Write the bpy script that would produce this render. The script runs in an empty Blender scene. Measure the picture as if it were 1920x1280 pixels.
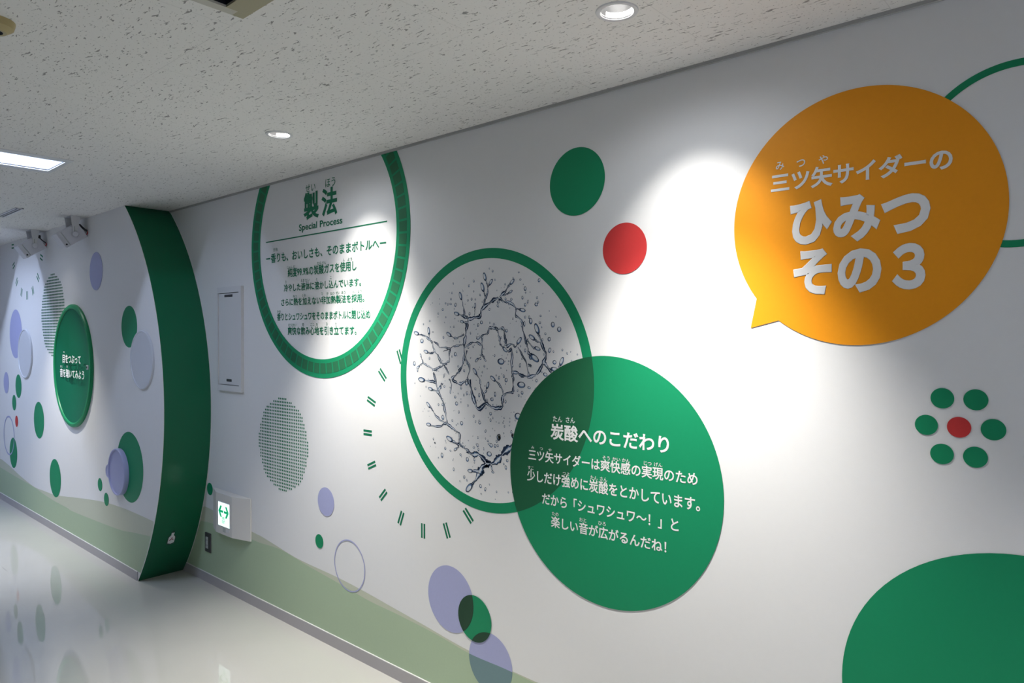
import bpy, bmesh, math, random
from mathutils import Vector, Matrix
C = bpy.context.scene.collection
SC = bpy.context.scene
PI = math.pi

# ------------------------------------------------------------------ camera
cam_d = bpy.data.cameras.new('camera')
cam_d.sensor_width = 36.0
cam_d.lens = 36.0 * 1299.14 / 1920.0
cam_d.clip_start = 0.01
cam = bpy.data.objects.new('camera', cam_d)
C.objects.link(cam)
cam.location = (0, 0, 1.563)
cam.rotation_euler = (PI / 2 - 0.010036, 0, 0.723286)
SC.camera = cam

# ------------------------------------------------------------------ world, exposure, large area lights
w = bpy.data.worlds.new('world')
SC.world = w
w.use_nodes = True
w.node_tree.nodes['Background'].inputs[0].default_value = (0.8, 0.86, 1.0, 1)
w.node_tree.nodes['Background'].inputs[1].default_value = 0.0
SC.view_settings.view_transform = 'Standard'
SC.view_settings.look = 'None'
SC.view_settings.exposure = 0.13
SC.view_settings.gamma = 1.0
SC.view_settings.use_curve_mapping = False

TROFFER_COL = (0.58, 0.70, 1.0)
TROFFER_D = 0.17                 # depth of the recess; the tube sits at its top and the rim cuts its light
TROFFERS = [  # x centre, y centre, power of the tube (W)
    (-3.985, 0.48, 12.5),
    (-7.10, 0.48, 36.0),
    (2.40, 0.48, 54.0),
]
SPOT_COL = (1.0, 0.965, 0.91)
DOWNLIGHTS = [  # x, y, downward beam, tilted cone on the wall, spill (W)
    (-0.990, 1.532, 165.0, 23.0, 7.5),
    (-2.655, 1.535, 165.0, 23.0, 7.5),
    (-6.00, 1.15, 124.0, 2.5, 2.0),
    (0.68, 1.532, 140.0, 12.0, 2.5),
]


def lamp(name, kind, loc, rot, energy, col, **kw):
    d = bpy.data.lights.new(name, kind)
    d.energy = energy
    d.color = col
    for k, v in kw.items():
        setattr(d, k, v)
    o = bpy.data.objects.new(name, d)
    o.location = loc
    o.rotation_euler = rot
    C.objects.link(o)
    return o


for tx, ty, p in TROFFERS:
    lamp('troffer_light', 'AREA', (tx, ty, 2.4 + TROFFER_D - 0.012), (0, 0, 0), p, TROFFER_COL,
         shape='RECTANGLE', size=0.035, size_y=1.14)

# ------------------------------------------------------------------ measured layout (metres on the walls)
BUBBLE_TEXT = [('三ツ矢サイダーの', -0.7664, -0.3181, 1.9976, 0.0583, 1.0), ('ひみつ', -0.7117, -0.3648, 1.8755, 0.1382, 1.0), ('その３', -0.702, -0.375, 1.7354, 0.14, 1.0)]
BUBBLE_RUBY = [('み', -0.7522, -0.7287, 2.0337, 2.0572), ('つ', -0.6943, -0.6705, 2.0337, 2.0537), ('や', -0.6345, -0.61, 2.0318, 2.0556)]
DISC_TEXT = [('炭酸へのこだわり', -1.5749, -1.0914, 1.2086, 0.0608, 1.0), ('三ツ矢サイダーは爽快感の実現のため', -1.6806, -0.9921, 1.1118, 0.0433, 1.0), ('少しだけ強めに炭酸をとかしています。', -1.6877, -0.9837, 1.0338, 0.0465, 1.0), ('だから「シュワシュワ〜！」と', -1.6142, -1.0569, 0.9559, 0.045, 1.0), ('楽しい音が広がるんだね！', -1.5727, -1.1001, 0.8778, 0.0431, 1.0)]
DISC_RUBY = [('たん', -1.5635, -1.5213, 1.2452, 1.2661), ('さん', -1.5047, -1.4647, 1.2464, 1.2669), ('み', -1.6666, -1.6527, 1.1341, 1.1448), ('つ', -1.626, -1.6114, 1.134, 1.1439), ('や', -1.5853, -1.5701, 1.1333, 1.1446), ('そう', -1.3469, -1.3168, 1.1312, 1.1453), ('かい', -1.3061, -1.275, 1.1327, 1.1452), ('かん', -1.2677, -1.2373, 1.1331, 1.1462), ('じつ', -1.1834, -1.1551, 1.1332, 1.1467), ('げん', -1.1453, -1.1155, 1.1334, 1.1474), ('すこ', -1.6837, -1.6556, 1.0552, 1.0683), ('つよ', -1.5184, -1.489, 1.0552, 1.0678), ('たん', -1.3973, -1.3672, 1.0559, 1.0709), ('さん', -1.357, -1.3275, 1.0565, 1.0713), ('たの', -1.568, -1.5378, 0.9012, 0.9146), ('おと', -1.4446, -1.4146, 0.9008, 0.9146), ('ひろ', -1.3636, -1.3331, 0.9026, 0.9161)]
PROC_TEXT = [('製法', -3.2194, -2.9163, 2.2288, 0.1432, 1.36), ('ー香りも、おいしさも、そのままボトルへー', -3.5983, -2.5344, 1.9843, 0.0543, 1.0), ('純度99.9%の炭酸ガスを使用し', -3.3748, -2.76, 1.8946, 0.0505, 1.0), ('冷やした液体に溶かし込んでいます。', -3.4137, -2.7234, 1.8142, 0.0438, 1.0), ('さらに熱を加えない非加熱製法を採用。', -3.4419, -2.6982, 1.7375, 0.0425, 1.0), ('香りとシュワシュワをそのままボトルに閉じ込め', -3.4851, -2.6525, 1.6594, 0.0445, 1.0), ('爽快な飲み心地を引き立てます。', -3.3767, -2.7603, 1.5831, 0.0449, 1.0)]
PROC_LATIN = [('Special Process', -3.2626, -2.8739, 2.1251, 0.0473, 1.0)]
PROC_RUBY = [('せい', -3.1994, -3.1081, 2.3019, 2.3399), ('ほう', -3.0178, -2.9324, 2.3019, 2.3445), ('かお', -3.5225, -3.4771, 2.021, 2.04), ('じゅん', -3.3801, -3.3293, 1.9154, 1.9317), ('ど', -3.3186, -3.3005, 1.9166, 1.9322), ('たん', -3.0933, -3.0563, 1.9188, 1.9343), ('さん', -3.0495, -3.013, 1.9181, 1.9334), ('し', -2.8675, -2.854, 1.9215, 1.9347), ('よう', -2.8317, -2.7946, 1.9208, 1.935), ('ひ', -3.4003, -3.386, 1.8391, 1.8532), ('えき', -3.2453, -3.2113, 1.839, 1.8549), ('たい', -3.2041, -3.1634, 1.8379, 1.8542), ('と', -3.1036, -3.0908, 1.8402, 1.8535), ('こ', -2.9802, -2.9661, 1.8403, 1.8549), ('ねつ', -3.3217, -3.2856, 1.7611, 1.7743), ('くわ', -3.2364, -3.1994, 1.7609, 1.7756), ('ひ', -3.0551, -3.0406, 1.763, 1.7773), ('か', -3.0099, -2.9928, 1.7623, 1.7765), ('ねつ', -2.9768, -2.9413, 1.7613, 1.7758), ('せい', -2.9293, -2.8953, 1.7622, 1.7771), ('ほう', -2.8835, -2.8502, 1.7625, 1.7774), ('さい', -2.7926, -2.7621, 1.7622, 1.7752), ('よう', -2.7492, -2.7193, 1.7631, 1.777), ('かお', -3.4849, -3.4478, 1.6828, 1.6964), ('と', -2.7955, -2.7842, 1.6859, 1.6989), ('こ', -2.7153, -2.7043, 1.6875, 1.6999), ('そうかい', -3.3722, -3.2917, 1.6059, 1.6221), ('の', -3.2342, -3.2177, 1.6079, 1.6227), ('ごこ', -3.1576, -3.1216, 1.6072, 1.6223), ('ち', -3.1047, -3.09, 1.6074, 1.6224), ('ひ', -3.0145, -3.0011, 1.6088, 1.6241), ('た', -2.9355, -2.9226, 1.6081, 1.6232)]
PROC_RULE = (-3.6012, -2.5262, 2.078, 0.007)
DOME_TEXT = [('目をつぶって', -6.1569, -5.7443, 1.3773, 0.072, 1.0), ('音を聴いてみよう', -6.2209, -5.6689, 1.2664, 0.0699, 1.0)]
DOME_RUBY = [('め', -6.1366, -6.1079, 1.423, 1.4343), ('おと', -6.2133, -6.1614, 1.3079, 1.3245), ('き', -6.0627, -6.0376, 1.3101, 1.3265)]
TAIL = [(-0.8034, 1.6711), (-0.8251, 1.5823), (-0.7412, 1.6055)]
OLIVE_R = [(-4.4533, 0.4753), (-4.3687, 0.4723), (-4.2458, 0.4653), (-3.7747, 0.4242), (-3.6659, 0.417), (-3.5351, 0.4009), (-3.2773, 0.3704), (-2.9349, 0.3566), (-2.7095, 0.3401), (-2.4847, 0.3181), (-2.2793, 0.2981), (-2.0023, 0.2698), (-1.6586, 0.2595)]
SAGE_R = [(-4.4543, 0.3702), (-4.3801, 0.3747), (-4.2215, 0.3821), (-3.7751, 0.3785), (-3.6662, 0.3785), (-3.465, 0.3847), (-3.2773, 0.3657), (-3.2054, 0.3563), (-2.935, 0.3315), (-2.6706, 0.3051), (-2.4493, 0.2962), (-2.1989, 0.2802), (-1.9951, 0.2592), (-1.8025, 0.2593), (-1.6586, 0.2533)]
OLIVE_L = [(-7.9623, 0.3787), (-7.705, 0.354), (-7.3541, 0.3088), (-6.9492, 0.2725), (-6.6491, 0.2776), (-6.3345, 0.2907), (-6.0105, 0.3273), (-5.6537, 0.3682), (-5.3799, 0.3972), (-5.1499, 0.4138), (-4.8879, 0.4231), (-4.8199, 0.4239), (-4.6235, 0.4239), (-4.4495, 0.4219)]
SAGE_L = [(-7.9646, 0.2961), (-7.5718, 0.2831), (-6.9493, 0.269), (-6.6497, 0.25), (-6.4035, 0.2396), (-6.075, 0.2352), (-5.89, 0.2308), (-5.0307, 0.2659), (-4.7716, 0.2919), (-4.4963, 0.3208)]
STROKES = [([(-2.0265, 1.5256), (-2.0173, 1.5645), (-2.0099, 1.6033), (-1.9989, 1.6239), (-1.9673, 1.6317), (-1.9362, 1.6376), (-1.9229, 1.6658), (-1.8838, 1.6868), (-1.8581, 1.7016), (-1.8328, 1.7069)], 2.6719199999999996, 0.0), ([(-1.8328, 1.7069), (-1.8077, 1.6925), (-1.7748, 1.6854), (-1.7424, 1.6644), (-1.7208, 1.656)], 2.07816, 3.5625599999999995), ([(-1.7424, 1.6644), (-1.7464, 1.6372), (-1.7184, 1.6186), (-1.7065, 1.5704), (-1.6869, 1.5166), (-1.683, 1.4868)], 1.18752, 0.0), ([(-1.9185, 1.672), (-1.9072, 1.7033), (-1.9115, 1.7286), (-1.9168, 1.7427)], 1.18752, 4.75008), ([(-1.9081, 1.7001), (-1.8941, 1.7342), (-1.8924, 1.7517), (-1.8803, 1.7637)], 1.18752, 3.5625599999999995), ([(-1.8924, 1.7517), (-1.8993, 1.7659), (-1.9054, 1.7838)], 0.8906399999999999, 4.15632), ([(-1.8328, 1.7069), (-1.8077, 1.7245), (-1.7871, 1.7451), (-1.7723, 1.7579)], 2.07816, 3.5625599999999995), ([(-1.8077, 1.7134), (-1.7789, 1.7246)], 1.18752, 2.37504), ([(-2.0245, 1.6359), (-2.03, 1.6684), (-2.042, 1.7104)], 1.18752, 4.15632), ([(-1.9989, 1.6303), (-2.0356, 1.6393), (-2.0636, 1.6464)], 1.7812799999999998, 3.8594399999999998), ([(-2.0081, 1.6111), (-2.0301, 1.6133)], 1.4844, 2.6719199999999996), ([(-1.9673, 1.6413), (-1.9646, 1.6745)], 0.8906399999999999, 2.37504), ([(-2.0265, 1.5256), (-2.0637, 1.5155), (-2.0996, 1.5118), (-2.116, 1.4784), (-2.116, 1.4519), (-2.1597, 1.4407), (-2.1892, 1.477), (-2.2092, 1.4969), (-2.2192, 1.5293)], 0.8906399999999999, 0.0), ([(-2.2192, 1.5293), (-2.2495, 1.5476), (-2.27, 1.5578), (-2.3147, 1.566)], 1.4844, 4.15632), ([(-2.2192, 1.5293), (-2.2373, 1.5442), (-2.2424, 1.5701)], 1.18752, 3.8594399999999998), ([(-2.2141, 1.5321), (-2.1892, 1.5242), (-2.1694, 1.5096), (-2.1111, 1.505), (-2.1498, 1.4925)], 0.8906399999999999, 0.0), ([(-2.0265, 1.5632), (-2.0731, 1.5482), (-2.0901, 1.5514), (-2.1091, 1.5599)], 1.18752, 3.8594399999999998), ([(-2.2042, 1.4889), (-2.2293, 1.483), (-2.2537, 1.486)], 1.18752, 3.5625599999999995), ([(-2.2805, 1.4374), (-2.2909, 1.4681)], 0.8906399999999999, 1.7812799999999998), ([(-2.1893, 1.4096), (-2.2244, 1.4186), (-2.2805, 1.4374), (-2.3066, 1.4228)], 1.18752, 2.37504), ([(-2.1892, 1.477), (-2.1597, 1.4407), (-2.1402, 1.4246), (-2.1161, 1.3955)], 1.18752, 0.0), ([(-2.2194, 1.4085), (-2.1794, 1.4234), (-2.1305, 1.4416)], 1.18752, 0.0), ([(-2.0265, 1.5061), (-1.9899, 1.5259), (-1.954, 1.5313), (-1.9274, 1.5214), (-1.923, 1.5582), (-1.8925, 1.5689), (-1.8838, 1.5896), (-1.8412, 1.5831)], 1.18752, 0.0), ([(-1.8838, 1.5896), (-1.8497, 1.5906), (-1.8412, 1.5819), (-1.8119, 1.5891), (-1.8036, 1.5645), (-1.7929, 1.5184)], 1.7812799999999998, 0.0), ([(-1.7929, 1.5154), (-1.7666, 1.5279), (-1.7504, 1.5159), (-1.7344, 1.5312)], 1.18752, 4.15632), ([(-1.9256, 1.5392), (-1.9274, 1.4821), (-1.9496, 1.4638)], 0.8906399999999999, 2.6719199999999996), ([(-1.9274, 1.4821), (-1.9099, 1.4666)], 0.8906399999999999, 1.7812799999999998), ([(-1.8412, 1.5769), (-1.8286, 1.5397), (-1.8261, 1.5243), (-1.8077, 1.5103)], 1.18752, 3.5625599999999995), ([(-1.8077, 1.509), (-1.783, 1.4983), (-1.765, 1.5065), (-1.7666, 1.4363), (-1.7585, 1.3879), (-1.7601, 1.3421)], 1.4844, 0.0), ([(-1.7601, 1.3421), (-1.8078, 1.3271), (-1.8144, 1.302), (-1.8203, 1.2787), (-1.8668, 1.2755), (-1.9013, 1.2901)], 2.37504, 0.0), ([(-1.9013, 1.2901), (-1.9453, 1.2636), (-1.9676, 1.2922), (-1.9855, 1.3394), (-1.9991, 1.3774)], 3.2656799999999997, 0.0), ([(-2.0037, 1.3837), (-2.0452, 1.361), (-2.0733, 1.3643), (-2.1017, 1.3795)], 1.7812799999999998, 0.0), ([(-2.1017, 1.3795), (-2.0638, 1.4041), (-2.0405, 1.4343), (-2.0265, 1.4737), (-2.0265, 1.5256)], 1.7812799999999998, 0.0), ([(-1.9991, 1.429), (-2.0173, 1.4609), (-2.0127, 1.4998)], 1.18752, 0.0), ([(-2.0083, 1.3867), (-1.9945, 1.4292), (-2.0265, 1.4737)], 0.8906399999999999, 0.0), ([(-1.9039, 1.2931), (-1.9319, 1.3485), (-1.9363, 1.3801), (-1.9594, 1.406)], 1.4844, 3.8594399999999998), ([(-1.9187, 1.3207), (-1.9056, 1.3341), (-1.8969, 1.3547)], 1.18752, 3.5625599999999995), ([(-1.8078, 1.3302), (-1.8286, 1.3662), (-1.8565, 1.3824)], 1.4844, 3.8594399999999998), ([(-1.765, 1.4181), (-1.7424, 1.4189), (-1.7184, 1.4077), (-1.679, 1.4033), (-1.6405, 1.4178), (-1.6102, 1.4559)], 2.07816, 0.0), ([(-1.6102, 1.4559), (-1.5989, 1.4884), (-1.6177, 1.5292), (-1.6268, 1.5497), (-1.6344, 1.5715)], 2.37504, 5.343839999999999), ([(-1.6177, 1.5339), (-1.6405, 1.5378), (-1.6582, 1.5466)], 1.18752, 4.15632), ([(-1.6908, 1.5417), (-1.6636, 1.5169), (-1.6482, 1.5111)], 1.18752, 3.5625599999999995), ([(-1.7344, 1.516), (-1.6947, 1.4566), (-1.679, 1.4063)], 0.8906399999999999, 0.0), ([(-1.6853, 1.4509), (-1.6674, 1.4442)], 1.18752, 0.0), ([(-1.683, 1.4928), (-1.6651, 1.4812)], 1.4844, 5.9376), ([(-1.6064, 1.459), (-1.584, 1.4392), (-1.5692, 1.4379)], 1.7812799999999998, 4.15632), ([(-1.6027, 1.4532), (-1.5729, 1.425)], 1.18752, 0.0), ([(-1.5364, 1.4436), (-1.5292, 1.4582)], 0.8906399999999999, 4.15632), ([(-2.1944, 1.3588), (-2.2346, 1.3637), (-2.2786, 1.3652)], 1.7812799999999998, 5.343839999999999), ([(-2.2143, 1.4019), (-2.1974, 1.362), (-2.1845, 1.3221), (-2.1599, 1.29), (-2.1424, 1.2443), (-2.1289, 1.1953)], 1.7812799999999998, 0.0), ([(-2.1816, 1.3156), (-2.2044, 1.3245), (-2.2245, 1.3268)], 1.18752, 3.5625599999999995), ([(-2.1425, 1.1895), (-2.1897, 1.2105), (-2.2196, 1.2387), (-2.2378, 1.2558)], 1.18752, 3.8594399999999998), ([(-2.1357, 1.1901), (-2.1798, 1.1728), (-2.237, 1.174)], 1.4844, 3.5625599999999995), ([(-2.1357, 1.1927), (-2.083, 1.1662), (-2.0547, 1.1524), (-2.051, 1.1167), (-2.0269, 1.0997)], 1.4844, 0.0), ([(-2.1161, 1.3789), (-2.1018, 1.3531), (-2.1114, 1.3162)], 0.8906399999999999, 0.0), ([(-2.1598, 1.357), (-2.1697, 1.3418)], 1.18752, 2.9688), ([(-2.0641, 1.159), (-2.0529, 1.1469), (-2.0517, 1.1121), (-2.0269, 1.0973), (-2.0024, 1.0892)], 1.38544, 0.0), ([(-2.0085, 1.0885), (-1.9782, 1.0777), (-1.9483, 1.0811), (-1.9189, 1.0667), (-1.8985, 1.0502)], 3.9584, 0.0), ([(-2.0579, 1.1049), (-2.0799, 1.1136), (-2.102, 1.1201)], 2.3750400000000003, 5.14592), ([(-1.8956, 1.0505), (-1.8669, 1.0541), (-1.8357, 1.0745), (-1.8217, 1.0907), (-1.794, 1.1144), (-1.7666, 1.1317), (-1.745, 1.1421)], 5.937600000000001, 0.0), ([(-1.8985, 1.0481), (-1.9218, 1.0346), (-1.9336, 1.014), (-1.9484, 0.9993)], 6.72928, 0.0), ([(-1.9425, 1.0043), (-1.9633, 0.9737), (-1.9862, 0.9469)], 3.16672, 6.33344), ([(-1.9425, 1.0137), (-1.9813, 1.0086)], 2.3750400000000003, 3.5625600000000004), ([(-2.0579, 1.0984), (-2.0736, 1.0892)], 1.58336, 2.3750400000000003), ([(-1.8755, 1.0509), (-1.8726, 1.0396)], 1.1875200000000001, 1.9792)]
DROPS = [(-2.2876, 1.535, 0.0104, 0.0096), (-2.0788, 1.4811, 0.0085, 0.0085), (-1.8228, 1.4575, 0.0183, 0.0124), (-1.7953, 1.3863, 0.0074, 0.0086), (-1.8328, 1.3939, 0.005, 0.0074), (-1.7184, 1.3715, 0.0206, 0.0121), (-1.7136, 1.3416, 0.0063, 0.0072), (-1.8711, 1.3065, 0.0086, 0.0069), (-1.878, 1.2496, 0.0069, 0.0069), (-2.0715, 1.277, 0.0085, 0.0085), (-2.0416, 1.198, 0.0083, 0.0091), (-1.7359, 1.2506, 0.016, 0.0133), (-1.8346, 1.1596, 0.0109, 0.0131), (-1.9382, 1.2081, 0.0071, 0.0064), (-1.5657, 1.5991, 0.0088, 0.0104), (-1.5365, 1.5816, 0.0094, 0.0098), (-1.5826, 1.5458, 0.0074, 0.0081), (-1.5804, 1.5051, 0.0067, 0.0099), (-1.6444, 1.6749, 0.0084, 0.0065), (-1.6307, 1.7646, 0.0061, 0.0076), (-1.6713, 1.6132, 0.0085, 0.0119), (-1.6987, 1.7364, 0.0071, 0.0084), (-1.5582, 1.4614, 0.0088, 0.0081), (-1.6269, 1.6068, 0.0053, 0.0047), (-1.7026, 1.6034, 0.0047, 0.0108), (-1.7937, 1.578, 0.0074, 0.0068), (-1.8599, 1.6038, 0.0051, 0.0056), (-1.9282, 1.6114, 0.0079, 0.007), (-1.9468, 1.5486, 0.0106, 0.0064), (-2.3382, 1.4358, 0.0085, 0.0098), (-2.0776, 1.686, 0.0066, 0.0085), (-2.1061, 1.6901, 0.0067, 0.0046), (-1.9953, 1.647, 0.0054, 0.0071), (-2.1545, 1.6682, 0.0059, 0.006), (-1.9988, 1.7611, 0.0045, 0.0058), (-1.8666, 1.813, 0.0051, 0.005), (-1.7304, 1.7999, 0.0048, 0.0036), (-1.7121, 1.7027, 0.0047, 0.0072), (-1.6987, 1.6753, 0.0055, 0.0066), (-1.7683, 1.6986, 0.0057, 0.0049), (-2.1697, 1.3397, 0.0079, 0.0081), (-2.1551, 1.2132, 0.0078, 0.0107), (-2.08, 1.3035, 0.0066, 0.0059), (-2.0452, 1.3427, 0.0056, 0.0059), (-2.0101, 1.3238, 0.0064, 0.0071), (-1.724, 1.4455, 0.0048, 0.0085), (-1.6986, 1.5027, 0.0047, 0.0072), (-1.6697, 1.4811, 0.0108, 0.0131), (-1.6011, 1.4152, 0.0105, 0.007), (-1.854, 1.3276, 0.0051, 0.01), (-1.6427, 1.3911, 0.0053, 0.0065), (-1.7224, 1.7723, 0.0048, 0.0042), (-1.8003, 1.758, 0.0041, 0.0043), (-1.6854, 1.6868, 0.0039, 0.0072), (-1.9717, 1.7374, 0.0036, 0.0038), (-2.0984, 1.736, 0.0038, 0.0053), (-1.9361, 1.7214, 0.0035, 0.0051), (-1.522, 1.5071, 0.0036, 0.0046), (-2.3171, 1.4086, 0.0042, 0.0097), (-1.9231, 1.4124, 0.0035, 0.0044), (-1.837, 1.6897, 0.0076, 0.005), (-1.8541, 1.1246, 0.0068, 0.0075), (-1.7626, 1.174, 0.0057, 0.0086), (-1.884, 1.1277, 0.0052, 0.0057), (-1.679, 1.3627, 0.0078, 0.0048), (-1.6231, 1.632, 0.0045, 0.0041), (-1.6005, 1.5656, 0.0045, 0.0047), (-1.6406, 1.7002, 0.0038, 0.0053), (-2.2191, 1.5748, 0.003, 0.0027), (-2.1452, 1.3443, 0.0058, 0.0053), (-2.0129, 1.3638, 0.0082, 0.0091), (-1.963, 1.3437, 0.0054, 0.0058), (-1.9408, 1.3194, 0.0053, 0.0089), (-2.0972, 1.2046, 0.0048, 0.0053), (-2.2048, 1.1008, 0.004, 0.0041), (-1.9498, 1.1163, 0.0062, 0.0077), (-1.455, 1.4923, 0.0028, 0.0034), (-1.5511, 1.6278, 0.0029, 0.0029), (-1.8329, 1.1607, 0.0095, 0.0133), (-1.8754, 1.1243, 0.0091, 0.0084), (-1.8858, 1.0887, 0.0138, 0.0101), (-2.0086, 1.0526, 0.0085, 0.0095), (-1.9336, 0.9536, 0.0065, 0.0081), (-1.7612, 1.173, 0.0076, 0.0098), (-1.8397, 1.1272, 0.0051, 0.0062), (-1.8927, 1.1401, 0.0052, 0.0046), (-1.971, 1.1056, 0.006, 0.0047), (-2.1407, 1.0841, 0.0058, 0.0062), (-2.1603, 1.0524, 0.0072, 0.0107), (-1.7896, 1.0739, 0.006, 0.0066), (-1.7968, 1.0463, 0.0055, 0.0082), (-1.8658, 1.0195, 0.008, 0.005), (-1.9073, 0.9456, 0.0047, 0.0085), (-1.8078, 1.0593, 0.0039, 0.0041), (-2.027, 0.9779, 0.0055, 0.007), (-2.0117, 0.967, 0.0031, 0.0052), (-2.0486, 1.0679, 0.0056, 0.0052), (-2.2045, 1.1002, 0.0053, 0.0036), (-1.9483, 1.1476, 0.0036, 0.006), (-1.9159, 1.106, 0.0023, 0.0068), (-1.906, 1.1484, 0.0029, 0.0042), (-2.1085, 1.0774, 0.0051, 0.0035), (-1.968, 1.0438, 0.003, 0.0034), (-1.9307, 0.9243, 0.0035, 0.003), (-1.8527, 0.9141, 0.0023, 0.0025), (-2.1833, 1.0399, 0.0026, 0.0036), (-2.0024, 1.1302, 0.003, 0.0026), (-1.9543, 1.1202, 0.0053, 0.0038)]
FILM_AREAS = [[(-2.0126, 1.6034), (-1.9989, 1.6258), (-1.9362, 1.6376), (-1.9186, 1.6657), (-1.8838, 1.6849), (-1.8328, 1.7038), (-1.7424, 1.6644), (-1.7184, 1.6186), (-1.6947, 1.5285), (-1.683, 1.4868), (-1.7184, 1.4921), (-1.7666, 1.5218), (-1.7929, 1.5215), (-1.8077, 1.5829), (-1.8838, 1.5883), (-1.8925, 1.5689), (-1.923, 1.5582), (-1.9274, 1.5265), (-1.9899, 1.5259), (-2.0265, 1.5126)], [(-2.1974, 1.3586), (-2.1306, 1.375), (-2.0639, 1.3628), (-2.0037, 1.3804), (-1.9721, 1.2919), (-1.9453, 1.2649), (-1.9013, 1.287), (-1.8203, 1.28), (-1.8078, 1.3271), (-1.7601, 1.3421), (-1.7569, 1.4153), (-1.679, 1.4021), (-1.6177, 1.441), (-1.5766, 1.4249), (-1.6404, 1.3812), (-1.6947, 1.3247), (-1.7343, 1.2495), (-1.7626, 1.1435), (-1.765, 1.1127), (-1.8498, 1.0657), (-1.9189, 1.0764), (-2.0269, 1.0997), (-2.0547, 1.1524), (-2.1308, 1.1985)], [(-2.2192, 1.5239), (-2.1694, 1.5076), (-2.0996, 1.5085), (-2.0265, 1.5224), (-2.0265, 1.4737), (-2.0451, 1.4276), (-2.1161, 1.3955), (-2.1993, 1.389), (-2.2093, 1.4157), (-2.1597, 1.4407), (-2.2042, 1.4889)]]
BOTTLE = [(-0.4883, 1.8354), (-0.4838, 1.8318), (-0.4791, 1.8356), (-0.4788, 1.8508), (-0.4845, 1.8513), (-0.4898, 1.848), (-0.4996, 1.8601), (-0.5088, 1.8619), (-0.5257, 1.8607), (-0.5285, 1.8533), (-0.5304, 1.8412), (-0.5259, 1.8213), (-0.5089, 1.8213), (-0.4992, 1.8218)]
EMBLEM = [[(-0.4984, 1.8394), (-0.4996, 1.8436), (-0.509, 1.8436), (-0.5071, 1.8385)], [(-0.5058, 1.8393), (-0.5096, 1.8412), (-0.5147, 1.8302), (-0.512, 1.8262)], [(-0.5078, 1.8393), (-0.5061, 1.8413), (-0.5112, 1.8539), (-0.5143, 1.8518)]]
SPOTREF = (-0.22106521733175846, 1.7910889577544846)

# ------------------------------------------------------------------ materials
def mat(name, col, rough=0.5, spec=0.4, metal=0.0, emit=None, es=0.0, bump=0.0, bscale=300, mottle=0.0, mscale=6, coat=0.0):
    m = bpy.data.materials.new(name)
    m.use_nodes = True
    nt = m.node_tree
    b = nt.nodes['Principled BSDF']
    b.inputs['Base Color'].default_value = (*col, 1)
    b.inputs['Roughness'].default_value = rough
    b.inputs['Specular IOR Level'].default_value = spec
    b.inputs['Metallic'].default_value = metal
    b.inputs['Coat Weight'].default_value = coat
    if emit:
        b.inputs['Emission Color'].default_value = (*emit, 1)
        b.inputs['Emission Strength'].default_value = es
    tc = nt.nodes.new('ShaderNodeTexCoord')
    if mottle:
        n = nt.nodes.new('ShaderNodeTexNoise')
        n.inputs['Scale'].default_value = mscale
        n.inputs['Detail'].default_value = 3
        nt.links.new(tc.outputs['Object'], n.inputs['Vector'])
        mx = nt.nodes.new('ShaderNodeMix')
        mx.data_type = 'RGBA'
        mx.inputs['A'].default_value = (*[c * (1 - mottle) for c in col], 1)
        mx.inputs['B'].default_value = (*[min(1, c * (1 + mottle)) for c in col], 1)
        nt.links.new(n.outputs['Fac'], mx.inputs['Factor'])
        nt.links.new(mx.outputs['Result'], b.inputs['Base Color'])
    if bump:
        n = nt.nodes.new('ShaderNodeTexNoise')
        n.inputs['Scale'].default_value = bscale
        n.inputs['Detail'].default_value = 2
        nt.links.new(tc.outputs['Object'], n.inputs['Vector'])
        bp = nt.nodes.new('ShaderNodeBump')
        bp.inputs['Strength'].default_value = bump
        bp.inputs['Distance'].default_value = 0.002
        nt.links.new(n.outputs['Fac'], bp.inputs['Height'])
        nt.links.new(bp.outputs['Normal'], b.inputs['Normal'])
    return m


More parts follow.
